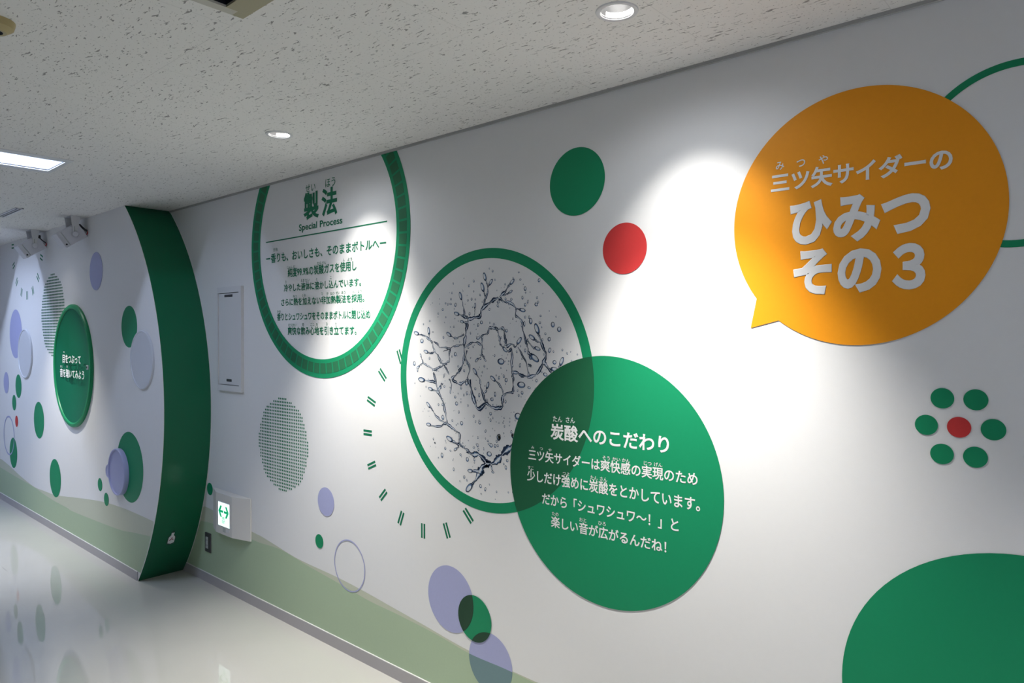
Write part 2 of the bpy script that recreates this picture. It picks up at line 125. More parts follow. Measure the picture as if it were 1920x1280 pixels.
PRINT = dict(rough=0.5, spec=0.22, bump=0.06, bscale=420, mottle=0.03, mscale=90)
M = dict(
    wall=mat('white_wallpaper', (0.80, 0.80, 0.80), 0.5, 0.3, bump=0.08, bscale=420, mottle=0.012, mscale=50),
    plain=mat('plain_grey_wall', (0.42, 0.42, 0.42), 0.6, 0.3, mottle=0.01, mscale=30),
    green=mat('green_print', (0.009, 0.255, 0.112), **PRINT),
    deep=mat('deep_green_print', (0.013, 0.112, 0.050), **PRINT),
    block=mat('mid_green_print', (0.024, 0.140, 0.066), **PRINT),
    ink=mat('green_lettering', (0.010, 0.175, 0.085), **PRINT),
    orange=mat('orange_print', (0.86, 0.32, 0.012), **PRINT),
    red=mat('red_print', (0.58, 0.045, 0.045), **PRINT),
    lilac=mat('lilac_print', (0.40, 0.42, 0.66), **PRINT),
    lens=mat('lilac_green_overlap', (0.018, 0.060, 0.032), **PRINT),
    teal=mat('lilac_sage_overlap', (0.17, 0.27, 0.29), **PRINT),
    sage=mat('sage_print', (0.43, 0.545, 0.375), **PRINT),
    olive=mat('olive_print', (0.57, 0.60, 0.48), **PRINT),
    white=mat('white_lettering', (0.80, 0.80, 0.80), 0.5, 0.3, bump=0.05, bscale=300, mottle=0.01),
    navy=mat('navy_print', (0.012, 0.028, 0.065), 0.45, 0.3, mottle=0.3, mscale=60),
    blue=mat('slate_blue_print', (0.13, 0.22, 0.38), 0.45, 0.3, mottle=0.3, mscale=60),
    sheet=mat('pale_water_print', (0.745, 0.755, 0.77), 0.45, 0.3, mottle=0.02, mscale=9),
    pale=mat('pale_grey_print', (0.66, 0.70, 0.74), 0.45, 0.3, mottle=0.06, mscale=9),
    base=mat('grey_vinyl_skirting', (0.44, 0.42, 0.43), 0.45, 0.4, mottle=0.02),
    cap=mat('pale_skirting_edge', (0.78, 0.77, 0.76), 0.4, 0.4, mottle=0.01),
    trim=mat('grey_ceiling_edge', (0.42, 0.42, 0.41), 0.6, 0.3, mottle=0.03),
    arch=mat('green_arch_laminate', (0.006, 0.140, 0.060), 0.24, 0.35, bump=0.03, bscale=200, mottle=0.02),
    metal=mat('white_painted_metal', (0.72, 0.72, 0.73), 0.4, 0.45, mottle=0.01),
    plast=mat('lavender_grey_plastic', (0.70, 0.70, 0.75), 0.42, 0.45, mottle=0.02),
    cream=mat('cream_box_plastic', (0.72, 0.70, 0.67), 0.45, 0.4, mottle=0.01),
    frost=mat('frosted_white_disc', (0.63, 0.65, 0.70), 0.32, 0.4, mottle=0.01),
    frostl=mat('frosted_lilac_disc', (0.40, 0.42, 0.68), 0.28, 0.5, mottle=0.02),
    dish=mat('green_dish_plastic', (0.004, 0.115, 0.060), 0.45, 0.12, bump=0.02, bscale=120, mottle=0.02),
    rim=mat('green_rim_plastic', (0.010, 0.250, 0.100), 0.35, 0.3, mottle=0.02),
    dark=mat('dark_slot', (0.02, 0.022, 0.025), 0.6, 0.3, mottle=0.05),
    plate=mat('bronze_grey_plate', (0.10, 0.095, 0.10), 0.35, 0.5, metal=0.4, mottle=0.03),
    insert=mat('grey_socket_insert', (0.50, 0.52, 0.50), 0.45, 0.4, mottle=0.03),
    beige=mat('beige_frame_paint', (0.40, 0.37, 0.25), 0.5, 0.3, mottle=0.02),
    beigel=mat('pale_beige_lip', (0.56, 0.54, 0.47), 0.5, 0.3, mottle=0.02),
    brass=mat('yellow_beige_plastic', (0.42, 0.34, 0.16), 0.4, 0.4, mottle=0.03),
    cavity=mat('lamp_cavity_metal', (0.16, 0.16, 0.16), 0.35, 0.5, mottle=0.02),
    wirek=mat('black_cable', (0.02, 0.02, 0.022), 0.5, 0.4, mottle=0.1),
    wirer=mat('red_cable', (0.45, 0.02, 0.03), 0.5, 0.4, mottle=0.1),
    emblem=mat('dark_red_print', (0.22, 0.015, 0.035), 0.45, 0.3, mottle=0.05),
    halo=mat('dark_green_outline', (0.010, 0.085, 0.045), 0.35, 0.4, mottle=0.02),
    glow=mat('lamp_glow', (0.9, 0.9, 0.9), 0.5, 0.2, emit=(1.0, 0.98, 0.95), es=9.0),
    tube=mat('troffer_reflector', (0.50, 0.51, 0.53), 0.5, 0.2, emit=(0.80, 0.85, 1.0), es=0.06),
    lit=mat('lit_sign_face', (0.8, 0.9, 0.85), 0.4, 0.3, emit=(0.78, 1.0, 0.90), es=1.02),
    litg=mat('lit_green_print', (0.0, 0.3, 0.12), 0.4, 0.3, emit=(0.0, 0.36, 0.15), es=0.75),
)


def ceiling_mat():
    m = mat('fissured_ceiling_board', (0.85, 0.835, 0.805), 0.85, 0.1)
    nt = m.node_tree
    N, L = nt.nodes.new, nt.links.new
    b = nt.nodes['Principled BSDF']
    tc = N('ShaderNodeTexCoord')
    # fissures: stretched noise, thresholded
    mp = N('ShaderNodeMapping')
    mp.inputs['Scale'].default_value = (30, 120, 1)
    wn = N('ShaderNodeTexNoise'); wn.inputs['Scale'].default_value = 14; wn.inputs['Detail'].default_value = 1
    L(tc.outputs['Object'], wn.inputs['Vector'])
    add = N('ShaderNodeMixRGB'); add.blend_type = 'ADD'; add.inputs[0].default_value = 0.035
    L(tc.outputs['Object'], add.inputs[1]); L(wn.outputs['Color'], add.inputs[2])
    L(add.outputs[0], mp.inputs['Vector'])
    n1 = N('ShaderNodeTexNoise'); n1.inputs['Scale'].default_value = 1.0; n1.inputs['Detail'].default_value = 2.5; n1.inputs['Roughness'].default_value = 0.6
    L(mp.outputs[0], n1.inputs['Vector'])
    r1 = N('ShaderNodeMapRange'); r1.inputs['From Min'].default_value = 0.632; r1.inputs['From Max'].default_value = 0.675
    L(n1.outputs['Fac'], r1.inputs['Value'])
    # pinholes
    n2 = N('ShaderNodeTexNoise'); n2.inputs['Scale'].default_value = 120; n2.inputs['Detail'].default_value = 1
    L(tc.outputs['Object'], n2.inputs['Vector'])
    r2 = N('ShaderNodeMapRange'); r2.inputs['From Min'].default_value = 0.665; r2.inputs['From Max'].default_value = 0.72
    r2.inputs['To Max'].default_value = 0.7
    L(n2.outputs['Fac'], r2.inputs['Value'])
    mx = N('ShaderNodeMath'); mx.operation = 'MAXIMUM'
    L(r1.outputs[0], mx.inputs[0]); L(r2.outputs[0], mx.inputs[1])
    # faint board joints
    br = N('ShaderNodeTexBrick')
    br.inputs['Scale'].default_value = 1.0
    br.inputs['Brick Width'].default_value = 0.91; br.inputs['Row Height'].default_value = 0.455
    br.inputs['Mortar Size'].default_value = 0.0012
    br.inputs['Color1'].default_value = (0, 0, 0, 1); br.inputs['Color2'].default_value = (0, 0, 0, 1)
    br.inputs['Mortar'].default_value = (0.22, 0.22, 0.22, 1)
    L(tc.outputs['Object'], br.inputs['Vector'])
    m2 = N('ShaderNodeMath'); m2.operation = 'MAXIMUM'
    L(mx.outputs[0], m2.inputs[0]); L(br.outputs['Color'], m2.inputs[1])
    mix = N('ShaderNodeMix'); mix.data_type = 'RGBA'
    mix.inputs['A'].default_value = (0.85, 0.835, 0.805, 1)
    mix.inputs['B'].default_value = (0.33, 0.32, 0.31, 1)
    L(m2.outputs[0], mix.inputs['Factor'])
    L(mix.outputs['Result'], b.inputs['Base Color'])
    return m


def floor_mat():
    m = mat('glossy_cream_floor', (0.66, 0.645, 0.585), 0.10, 0.5)
    nt = m.node_tree
    N, L = nt.nodes.new, nt.links.new
    b = nt.nodes['Principled BSDF']
    tc = N('ShaderNodeTexCoord')
    n = N('ShaderNodeTexNoise'); n.inputs['Scale'].default_value = 2.2; n.inputs['Detail'].default_value = 5
    L(tc.outputs['Object'], n.inputs['Vector'])
    mix = N('ShaderNodeMix'); mix.data_type = 'RGBA'
    mix.inputs['A'].default_value = (0.53, 0.518, 0.472, 1)
    mix.inputs['B'].default_value = (0.595, 0.58, 0.53, 1)
    L(n.outputs['Fac'], mix.inputs['Factor'])
    # sparse scuff lines
    mp = N('ShaderNodeMapping'); mp.inputs['Scale'].default_value = (2.0, 60, 1); mp.inputs['Rotation'].default_value = (0, 0, 0.5)
    L(tc.outputs['Object'], mp.inputs['Vector'])
    s = N('ShaderNodeTexNoise'); s.inputs['Scale'].default_value = 1.0; s.inputs['Detail'].default_value = 2
    L(mp.outputs[0], s.inputs['Vector'])
    r = N('ShaderNodeMapRange'); r.inputs['From Min'].default_value = 0.745; r.inputs['From Max'].default_value = 0.80; r.inputs['To Max'].default_value = 0.35
    L(s.outputs['Fac'], r.inputs['Value'])
    mix2 = N('ShaderNodeMix'); mix2.data_type = 'RGBA'
    L(r.outputs[0], mix2.inputs['Factor']); L(mix.outputs['Result'], mix2.inputs['A'])
    mix2.inputs['B'].default_value = (0.30, 0.29, 0.27, 1)
    L(mix2.outputs['Result'], b.inputs['Base Color'])
    n3 = N('ShaderNodeTexNoise'); n3.inputs['Scale'].default_value = 9; n3.inputs['Detail'].default_value = 3
    L(tc.outputs['Object'], n3.inputs['Vector'])
    rr = N('ShaderNodeMapRange'); rr.inputs['To Min'].default_value = 0.012; rr.inputs['To Max'].default_value = 0.035
    L(n3.outputs['Fac'], rr.inputs['Value']); L(rr.outputs[0], b.inputs['Roughness'])
    bp = N('ShaderNodeBump'); bp.inputs['Strength'].default_value = 0.012; bp.inputs['Distance'].default_value = 0.004
    n4 = N('ShaderNodeTexNoise'); n4.inputs['Scale'].default_value = 14; n4.inputs['Detail'].default_value = 1
    L(tc.outputs['Object'], n4.inputs['Vector']); L(n4.outputs['Fac'], bp.inputs['Height']); L(bp.outputs['Normal'], b.inputs['Normal'])
    return m


M['ceil'] = ceiling_mat()
M['floor'] = floor_mat()


# ------------------------------------------------------------------ object helpers
def obj(name, bm, mats, parent=None, smooth=False, recalc=True):
    me = bpy.data.meshes.new(name)
    if recalc:
        bmesh.ops.recalc_face_normals(bm, faces=bm.faces)
    bm.to_mesh(me)
    bm.free()
    for m in (mats if isinstance(mats, (list, tuple)) else [mats]):
        me.materials.append(m)
    if smooth:
        me.polygons.foreach_set('use_smooth', [True] * len(me.polygons))
        me.set_sharp_from_angle(angle=0.6)
    o = bpy.data.objects.new(name, me)
    C.objects.link(o)
    if parent:
        o.parent = parent
        o.matrix_parent_inverse = Matrix.Translation(-Vector(parent.location))
    return o


def thing(name, label, cat, loc=(0, 0, 0), group=None):
    o = bpy.data.objects.new(name, None)
    o.empty_display_size = 0.1
    o.location = loc
    C.objects.link(o)
    return tag(o, label, cat, group)


def tag(o, label, cat, group=None):
    o['label'] = label
    o['category'] = cat
    if group:
        o['group'] = group
    return o


def struct(name, bm, m, label=None, smooth=False):
    o = obj(name, bm, m, smooth=smooth)
    o['kind'] = 'structure'
    if label:
        o['label'] = label
    return o


def quad(bm, pts, mi=0):
    f = bm.faces.new([bm.verts.new(p) for p in pts])
    f.material_index = mi
    return f


def box(bm, x0, x1, y0, y1, z0, z1, mi=0, bevel=0.0, mtx=None):
    vs = [bm.verts.new(p) for p in ((x0, y0, z0), (x1, y0, z0), (x1, y1, z0), (x0, y1, z0),
                                    (x0, y0, z1), (x1, y0, z1), (x1, y1, z1), (x0, y1, z1))]
    fs = [bm.faces.new([vs[i] for i in q]) for q in
          ((0, 3, 2, 1), (4, 5, 6, 7), (0, 1, 5, 4), (1, 2, 6, 5), (2, 3, 7, 6), (3, 0, 4, 7))]
    for f in fs:
        f.material_index = mi
    if mtx:
        bmesh.ops.transform(bm, matrix=mtx, verts=vs)
    if bevel:
        es = list({e for f in fs for e in f.edges})
        bmesh.ops.bevel(bm, geom=es, offset=bevel, segments=2, affect='EDGES', profile=0.5)


def lathe(bm, prof, n=64, mtx=None, mi=0, close=False):
    """revolve (radius, height) profile about local Z"""
    rings = []
    for r, h in prof:
        if r < 1e-6:
            rings.append([bm.verts.new((0, 0, h))])
        else:
            rings.append([bm.verts.new((r * math.cos(2 * PI * k / n), r * math.sin(2 * PI * k / n), h)) for k in range(n)])
    pairs = list(zip(rings, rings[1:])) + ([(rings[-1], rings[0])] if close else [])
    for a, b in pairs:
        for k in range(n):
            k2 = (k + 1) % n
            vs = [a[k % len(a)], a[k2 % len(a)], b[k2 % len(b)], b[k % len(b)]]
            u = []
            for v in vs:
                if v not in u:
                    u.append(v)
            if len(u) > 2:
                bm.faces.new(u).material_index = mi
    if mtx:
        bmesh.ops.transform(bm, matrix=mtx, verts=[v for r in rings for v in r])


def tube(bm, pts, r, n=8, mi=0):
    pts = [Vector(p) for p in pts]
    rings = []
    for i, p in enumerate(pts):
        t = (pts[min(i + 1, len(pts) - 1)] - pts[max(i - 1, 0)]).normalized()
        u = t.cross(Vector((0.31, 0.2, 0.9))).normalized()
        v = t.cross(u)
        rings.append([bm.verts.new(p + r * (math.cos(2 * PI * k / n) * u + math.sin(2 * PI * k / n) * v)) for k in range(n)])
    for a, b in zip(rings, rings[1:]):
        for k in range(n):
            bm.faces.new((a[k], a[(k + 1) % n], b[(k + 1) % n], b[k])).material_index = mi
    bm.faces.new(rings[0][::-1]).material_index = mi
    bm.faces.new(rings[-1]).material_index = mi


def smoothpath(pts, n=6, closed=False):
    P = [Vector(p) for p in pts]
    out = []
    N_ = len(P)
    rng = range(N_ if closed else N_ - 1)
    for i in rng:
        if closed:
            a, b, c, d = (P[(i + k) % N_] for k in (-1, 0, 1, 2))
        else:
            a, b, c, d = P[max(i - 1, 0)], P[i], P[i + 1], P[min(i + 2, N_ - 1)]
        for k in range(n):
            t = k / n
            out.append(0.5 * ((2 * b) + (c - a) * t + (2 * a - 5 * b + 4 * c - d) * t * t + (3 * b - a - 3 * c + d) * t ** 3))
    if not closed:
        out.append(P[-1])
    return out


# --- flat prints on a wall facing -Y: (x, z) outlines laid at wall_y - off, with the film's own thickness
WR, WL = 2.0, 1.715
FILM = 0.0004


def film(bm, pts, wy, off, mi=0):
    """a thin printed film: outline pts (x, z)"""
    if len(pts) < 3:
        return
    y0, y1 = wy - off, wy - off + FILM
    fr = [bm.verts.new((p[0], y0, p[1])) for p in pts]
    bk = [bm.verts.new((p[0], y1, p[1])) for p in pts]
    bm.faces.new(fr).material_index = mi
    n = len(pts)
    for i in range(n):
        bm.faces.new((fr[i], bk[i], bk[(i + 1) % n], fr[(i + 1) % n])).material_index = mi


def circle(cx, cz, r, n=96, rz=None):
    return [(cx + r * math.cos(2 * PI * k / n), cz + (rz or r) * math.sin(2 * PI * k / n)) for k in range(n)]


def clip_half(poly, f):
    """keep the part of poly where f(p) >= 0"""
    out = []
    for i, p in enumerate(poly):
        q = poly[(i + 1) % len(poly)]
        a, b = f(p), f(q)
        if a >= 0:
            out.append(p)
        if (a >= 0) != (b >= 0):
            t = a / (a - b)
            out.append((p[0] + t * (q[0] - p[0]), p[1] + t * (q[1] - p[1])))
    return out


def clip(poly, convex):
    for i, a in enumerate(convex):
        b = convex[(i + 1) % len(convex)]
        poly = clip_half(poly, lambda p: (b[0] - a[0]) * (p[1] - a[1]) - (b[1] - a[1]) * (p[0] - a[0]))
        if not poly:
            break
    return poly


def annulus(bm, cx, cz, r0, r1, wy, off, a0=0.0, a1=2 * PI, n=128, mi=0, ztop=None):
    for k in range(n):
        t0, t1 = a0 + (a1 - a0) * k / n, a0 + (a1 - a0) * (k + 1) / n
        pts = [(cx + r * math.cos(t), cz + r * math.sin(t)) for r, t in ((r0, t0), (r1, t0), (r1, t1), (r0, t1))]
        if ztop:
            pts = clip_half(pts, lambda p: ztop - p[1])
        if len(pts) > 2:
            y = wy - off
            vs = [bm.verts.new((p[0], y, p[1])) for p in pts]
            bm.faces.new(vs).material_index = mi
    bmesh.ops.remove_doubles(bm, verts=bm.verts, dist=1e-5)
    # give the print its film thickness
    be = [e for e in bm.edges if e.is_boundary]
    r = bmesh.ops.extrude_edge_only(bm, edges=be)
    for v in [g for g in r['geom'] if isinstance(g, bmesh.types.BMVert)]:
        v.co.y += FILM


def text_mesh(body, bold, track):
    cu = bpy.data.curves.new('lettering_source', 'FONT')
    cu.body = body
    if bold:
        cu.bevel_depth = bold           # thicken the strokes with rounded ends; flattened again below
        cu.bevel_resolution = 1
    cu.space_character = track
    cu.resolution_u = 4
    o = bpy.data.objects.new('lettering_source', cu)
    C.objects.link(o)
    dg = bpy.context.evaluated_depsgraph_get()
    me = bpy.data.meshes.new_from_object(o.evaluated_get(dg))
    bpy.data.objects.remove(o)
    bpy.data.curves.remove(cu)
    return me


def lettering(name, spec, wy, off, m, parent, bold=0.02, ruby=False, mid=0.38):
    """one printed line: body squeezed between its measured left and right ends"""
    if ruby:
        body, x0, x1, z0, z1 = spec
        me = text_mesh(body, bold, 1.0)
    else:
        body, x0, x1, zc, em, tr = spec
        me = text_mesh(body, bold, tr)
    xs = [v.co.x for v in me.vertices]
    ys = [v.co.y for v in me.vertices]
    sx = (x1 - x0) / (max(xs) - min(xs))
    if ruby:
        sz = (z1 - z0) / (max(ys) - min(ys)); oz = z0 - sz * min(ys)
    else:
        sz = em; oz = zc - em * mid
    mx = min(xs)
    for v in me.vertices:
        v.co = (x0 + (v.co.x - mx) * sx, wy - off - v.co.z * 0.002, oz + v.co.y * sz)
    me.name = name
    me.materials.clear()
    me.materials.append(m)
    bm = bmesh.new()
    bm.from_mesh(me)
    bpy.data.meshes.remove(me)
    return obj(name, bm, m, parent, recalc=False)


# ------------------------------------------------------------------ the room shell
H = 2.4
XE, XR, YB = -8.16, 3.2, -1.15
bm = bmesh.new(); quad(bm, [(XE, YB, 0), (XR, YB, 0), (XR, 2.1, 0), (XE, 2.1, 0)])
struct('floor', bm, M['floor'])


def plane_with_holes(z, outer, holes):
    bm = bmesh.new()
    for loop in [outer] + holes:
        vs = [bm.verts.new((x, y, z)) for x, y in loop]
        for i in range(len(vs)):
            bm.edges.new((vs[i], vs[(i + 1) % len(vs)]))
    bmesh.ops.triangle_fill(bm, edges=bm.edges, use_beauty=True)
    for f in bm.faces:
        f.normal_update()
        if f.normal.z > 0:
            f.normal_flip()
    return bm


DL_R = 0.043
holes = [[(x + DL_R * math.cos(2 * PI * k / 32), y + DL_R * math.sin(2 * PI * k / 32)) for k in range(32)]
         for x, y, *_ in DOWNLIGHTS]
TW, TL = 0.272, 1.22
holes += [[(x - TW / 2, y - TL / 2), (x + TW / 2, y - TL / 2), (x + TW / 2, y + TL / 2), (x - TW / 2, y + TL / 2)] for x, y, _ in TROFFERS]
HX, HY = -1.745, 0.906
holes += [[(HX + 0.03, HY - 0.5), (HX + 0.53, HY - 0.5), (HX + 0.53, HY - 0.061), (HX + 0.03, HY - 0.061)]]
bm = plane_with_holes(H, [(XE, YB), (XR, YB), (XR, 2.1), (XE, 2.1)], holes)
me = bpy.data.meshes.new('ceiling'); bm.to_mesh(me); bm.free(); me.materials.append(M['ceil'])
o = bpy.data.objects.new('ceiling', me); C.objects.link(o); o['kind'] = 'structure'

DISH = (-5.890, 1.3295, 0.426)
AC, AR = (-5.97, 1.105), 1.70       # the bulging end of the thicker wall


def arc_pts(r, z0=0.0, z1=H, n=64):
    a0, a1 = math.asin((z0 - AC[1]) / r), math.asin((z1 - AC[1]) / r)
    return [(AC[0] + r * math.cos(a0 + (a1 - a0) * k / n), AC[1] + r * math.sin(a0 + (a1 - a0) * k / n)) for k in range(n + 1)]


bm = bmesh.new(); box(bm, -5.6, XR, WR, WR + 0.12, 0, H); struct('wall_right', bm, M['wall'])
bm = bmesh.new()
poly = [(XE, H), (XE, 0)] + arc_pts(AR - 0.006)
fr = [bm.verts.new((x, WL, z)) for x, z in poly]; bk = [bm.verts.new((x, 1.999, z)) for x, z in poly]
dh = [bm.verts.new((DISH[0] + 0.932 * DISH[2] * math.cos(2 * PI * k / 96), WL, DISH[1] + DISH[2] * math.sin(2 * PI * k / 96))) for k in range(96)]
es = [bm.edges.new((l[k], l[(k + 1) % len(l)])) for l in (fr, dh) for k in range(len(l))]
bmesh.ops.triangle_fill(bm, edges=es, use_beauty=True)
bm.faces.new(bk[::-1])
for i in range(len(poly)):
    j = (i + 1) % len(poly); bm.faces.new((fr[i], bk[i], bk[j], fr[j]))
for f in bm.faces:            # front face looks out to the corridor
    f.normal_update()
    if all(abs(v.co.y - WL) < 1e-6 for v in f.verts) and f.normal.y > 0:
        f.normal_flip()
struct('wall_left', bm, M['wall'])
bm = bmesh.new(); box(bm, XE - 0.12, XE, YB, 2.1, 0, H); struct('wall_end', bm, M['plain'])
bm = bmesh.new(); box(bm, XR, XR + 0.12, YB, 2.1, 0, H); struct('wall_near', bm, M['plain'])
bm = bmesh.new(); box(bm, XE, XR, YB - 0.12, YB, 0, H); struct('wall_back', bm, M['plain'])

BH = 0.06
arc_x0 = arc_pts(AR)[0][0]


def skirting(name, x0, x1, wy):
    bm = bmesh.new()
    box(bm, x0, x1, wy - 0.006, wy, 0, BH - 0.003, 0)
    box(bm, x0, x1, wy - 0.006, wy, BH - 0.003, BH, 1)
    struct(name, bm, [M['base'], M['cap']])


skirting('baseboard_right', arc_x0 + 0.004, XR, WR)
skirting('baseboard_left', XE, arc_x0 - 0.004, WL)
bm = bmesh.new(); box(bm, XE, XE + 0.006, YB, WL - 0.006, 0, BH); struct('baseboard_end', bm, M['base'])
bm = bmesh.new(); box(bm, XE, XR, YB, YB + 0.006, 0, BH); struct('baseboard_back', bm, M['base'])
bm = bmesh.new(); box(bm, arc_pts(AR)[-1][0] + 0.004, XR, WR - 0.009, WR, H - 0.010, H); struct('trim_1', bm, M['trim'])

# ------------------------------------------------------------------ the green arch
arch = thing('arch_panel', 'tall curved dark green panel facing the end of the thicker white wall', 'panel', (arc_x0, 1.85, 0))
bm = bmesh.new()
a_in, a_out = arc_pts(AR - 0.005), arc_pts(AR)
ya, yb = WL - 0.001, WR - 0.001
rows = [[bm.verts.new((x, y, z)) for (x, z) in pts] for pts, y in ((a_out, ya), (a_out, yb), (a_in, yb), (a_in, ya))]
for r1, r2 in zip(rows, rows[1:] + rows[:1]):
    for k in range(len(r1) - 1):
        bm.faces.new((r1[k], r1[k + 1], r2[k + 1], r2[k]))
obj('panel', bm, M['arch'], arch, smooth=True)
for y, wd, rr in ((WL - 0.0035, 0.0025, 0.0025), (WR - 0.004, 0.003, 0.0025)):  # front strip is real edging; rear one is a gap reflection painted as a strip
    bm = bmesh.new()
    o_, i_ = arc_pts(AR + 0.0012), arc_pts(AR - rr)
    rows = [[bm.verts.new((x, yy, z)) for (x, z) in pts] for pts, yy in ((o_, y), (o_, y + wd), (i_, y + wd), (i_, y))]
    for r1, r2 in zip(rows, rows[1:] + rows[:1]):
        for k in range(len(r1) - 1):
            bm.faces.new((r1[k], r1[k + 1], r2[k + 1], r2[k]))
    e = obj('edge_bead_and_glint', bm, M['cap'], arch)
    e['label'] = 'thin pale edge line, edging in front and painted gap reflection at the wall'


def on_arc(t, y, r):
    return (AC[0] + r * math.cos(t), y, AC[1] + r * math.sin(t))


bs = thing('bottle_sticker', 'small white bottle sticker with a red three-arrow mark low on the green arch', 'sticker', on_arc(-0.505, 1.841, AR))
bm = bmesh.new()
cy_ = sum(p[1] for p in BOTTLE) / len(BOTTLE); ct_ = sum(p[0] for p in BOTTLE) / len(BOTTLE)
for sc_, r_, mi in ((1.28, AR + 0.0008, 1), (1.0, AR + 0.0016, 0)):
    f = bm.faces.new([bm.verts.new(on_arc(ct_ + (t - ct_) * sc_, cy_ + (y - cy_) * sc_, r_)) for t, y in BOTTLE])
    f.material_index = mi
obj('bottle', bm, [M['white'], M['halo']], bs)
bm = bmesh.new()
for pl in EMBLEM:
    bm.faces.new([bm.verts.new(on_arc(t, y, AR + 0.0024)) for t, y in pl])
o = obj('arrow_emblem', bm, M['emblem'], bs); o['label'] = 'dark red three-arrow mark'

# ------------------------------------------------------------------ wave bands along the foot of the walls
def arch_z(x):
    """height where the lower half of the arch stands at x"""
    d = AR * AR - (x - AC[0]) ** 2
    return AC[1] - math.sqrt(max(0.0, d))


def band(edge, wy, off, m, label, left):
    pts = [(p.x, p.y) for p in smoothpath([(a, b, 0) for a, b in edge], 6)]

    def top(x):
        if x <= pts[0][0]:
            return pts[0][1]
        for a, b in zip(pts, pts[1:]):
            if a[0] <= x <= b[0]:
                return a[1] + (b[1] - a[1]) * (x - a[0]) / max(1e-9, b[0] - a[0])
        return pts[-1][1]
    # columns from x0 to x1, cut by the arch
    if left:
        x0, x1 = XE, -4.36
    else:
        x0, x1 = arc_x0 + 0.003, 0.5
    n = 220
    cols = []
    for k in range(n + 1):
        x = x0 + (x1 - x0) * k / n
        lo, hi = BH, top(x)
        if left:
            lo = max(lo, arch_z(x + 0.008)) if x + 0.008 > arc_x0 else lo
        else:
            hi = min(hi, max(BH, arch_z(x - 0.003)))
        if hi >= lo:
            cols.append((x, lo, hi))
    bm = bmesh.new()
    rows = [(bm.verts.new((x, wy - off, lo)), bm.verts.new((x, wy - off, hi))) for x, lo, hi in cols]
    for p, q in zip(rows, rows[1:]):
        bm.faces.new((p[0], q[0], q[1], p[1]))
    tag(obj('wave_band', bm, m), label, 'wall print', 'wave bands along the foot of the wall')
    return [(x, lo) for x, lo, hi in cols] + [(x, hi) for x, lo, hi in cols[::-1]]


pO = band(OLIVE_R, WR, 0.0004, M['olive'], 'pale olive wave print showing above the sage band, right of the green arch', False)
pS = band(SAGE_R, WR, 0.0008, M['sage'], 'long sage green wave print above the skirting, right of the green arch', False)
band(OLIVE_L, WL, 0.0004, M['olive'], 'pale olive wave print showing above the sage band, left of the green arch', True)
band(SAGE_L, WL, 0.0008, M['sage'], 'sage green wave print above the skirting, left of the green arch', True)

# ------------------------------------------------------------------ printed dots and rings
def dot(cx, cz, r, m, label, wy=WR, off=0.0016, group=None, name='printed_dot', n=96):
    bm = bmesh.new()
    rx = r * (0.975 - 0.025 * (-4.8 - cx)) if wy == WL else r     # the far prints measure slightly narrower than tall
    film(bm, circle(cx, cz, rx, n, r), wy, off)
    return tag(obj(name, bm, m), label, 'wall print', group)


G = 'printed dots on the nearer wall'
dot(-1.4593, 2.1056, 0.1202, M['green'], 'large green dot high on the wall above the small red dot', group=G)
dot(-1.2609, 1.8525, 0.0862, M['red'], 'lone red dot on the brightly lit wall, left of the orange speech bubble', group=G)
GF = 'green dots ringing the red dot'
for x, z, wh in ((-0.3373, 1.4047, 'upper left'), (-0.2674, 1.4052, 'upper right'), (-0.2317, 1.3360, 'right-hand'),
                 (-0.3716, 1.3355, 'left-hand'), (-0.3373, 1.2660, 'lower left'), (-0.2674, 1.2660, 'lower right')):
    dot(x, z, 0.0254, M['green'], wh + ' green dot of the six ringing a red dot like petals', group=GF)
dot(-0.3016, 1.3356, 0.0254, M['red'], 'small red dot at the centre of six green petal dots', group=G)
dot(-0.157, 0.6363, 0.411, M['green'], 'very large green circle at the lower right corner, cut by the frame', group=G)
dot(-3.0212, 0.7172, 0.0725, M['lilac'], 'lilac dot below the halftone circle, above a tiny green dot', group=G)
dot(-3.081, 0.505, 0.036, M['green'], 'tiny green dot left of the thin lilac ring', group=G)
dot(-4.2959, 0.5938, 0.0386, M['green'], 'small dark green dot between the arch and the exit sign box', group=G)
dot(-2.1103, 0.4545, 0.138, M['lilac'], 'lilac circle behind the upper left of a small green dot', group=G, off=0.0012)

p3 = circle(-1.8809, 0.2579, 0.1178)
t = thing('printed_dot', 'lilac circle low on the wall, half over the sage band', 'wall print', (-1.8809, WR - 0.002, 0.2579), G)
bm = bmesh.new(); film(bm, p3, WR, 0.0012); obj('circle', bm, M['lilac'], t)
bm = bmesh.new()
ov = clip(pS, p3); film(bm, ov, WR, 0.0018)
bmesh.ops.triangulate(bm, faces=[f for f in bm.faces if len(f.verts) > 4])
o = obj('overlap', bm, M['teal'], t); o['label'] = 'blue-green lower part where it overlaps the sage band'

t = thing('printed_dot', 'small green circle overlapping two lilac circles low on the wall', 'wall print', (-1.9669, WR - 0.002, 0.411), G)
sg = circle(-1.9669, 0.411, 0.0937)
bm = bmesh.new(); film(bm, sg, WR, 0.0024); obj('circle', bm, M['green'], t)
for other in (circle(-2.1103, 0.4545, 0.138), p3):
    bm = bmesh.new(); film(bm, clip(sg, other), WR, 0.0030)
    o = obj('overlap', bm, M['lens'], t); o['label'] = 'darker green part over a lilac circle'

bm = bmesh.new(); annulus(bm, -2.8222, 0.4364, 0.1206, 0.1264, WR, 0.0016)
tag(obj('printed_ring', bm, M['lilac']), 'thin lilac ring outline beside the tiny green dot above the skirting', 'wall print')
bm = bmesh.new(); annulus(bm, -0.190, 1.987, 0.2025, 0.2195, WR, 0.0010)
tag(obj('printed_ring', bm, M['green']), 'green ring outline partly behind the orange speech bubble', 'wall print')


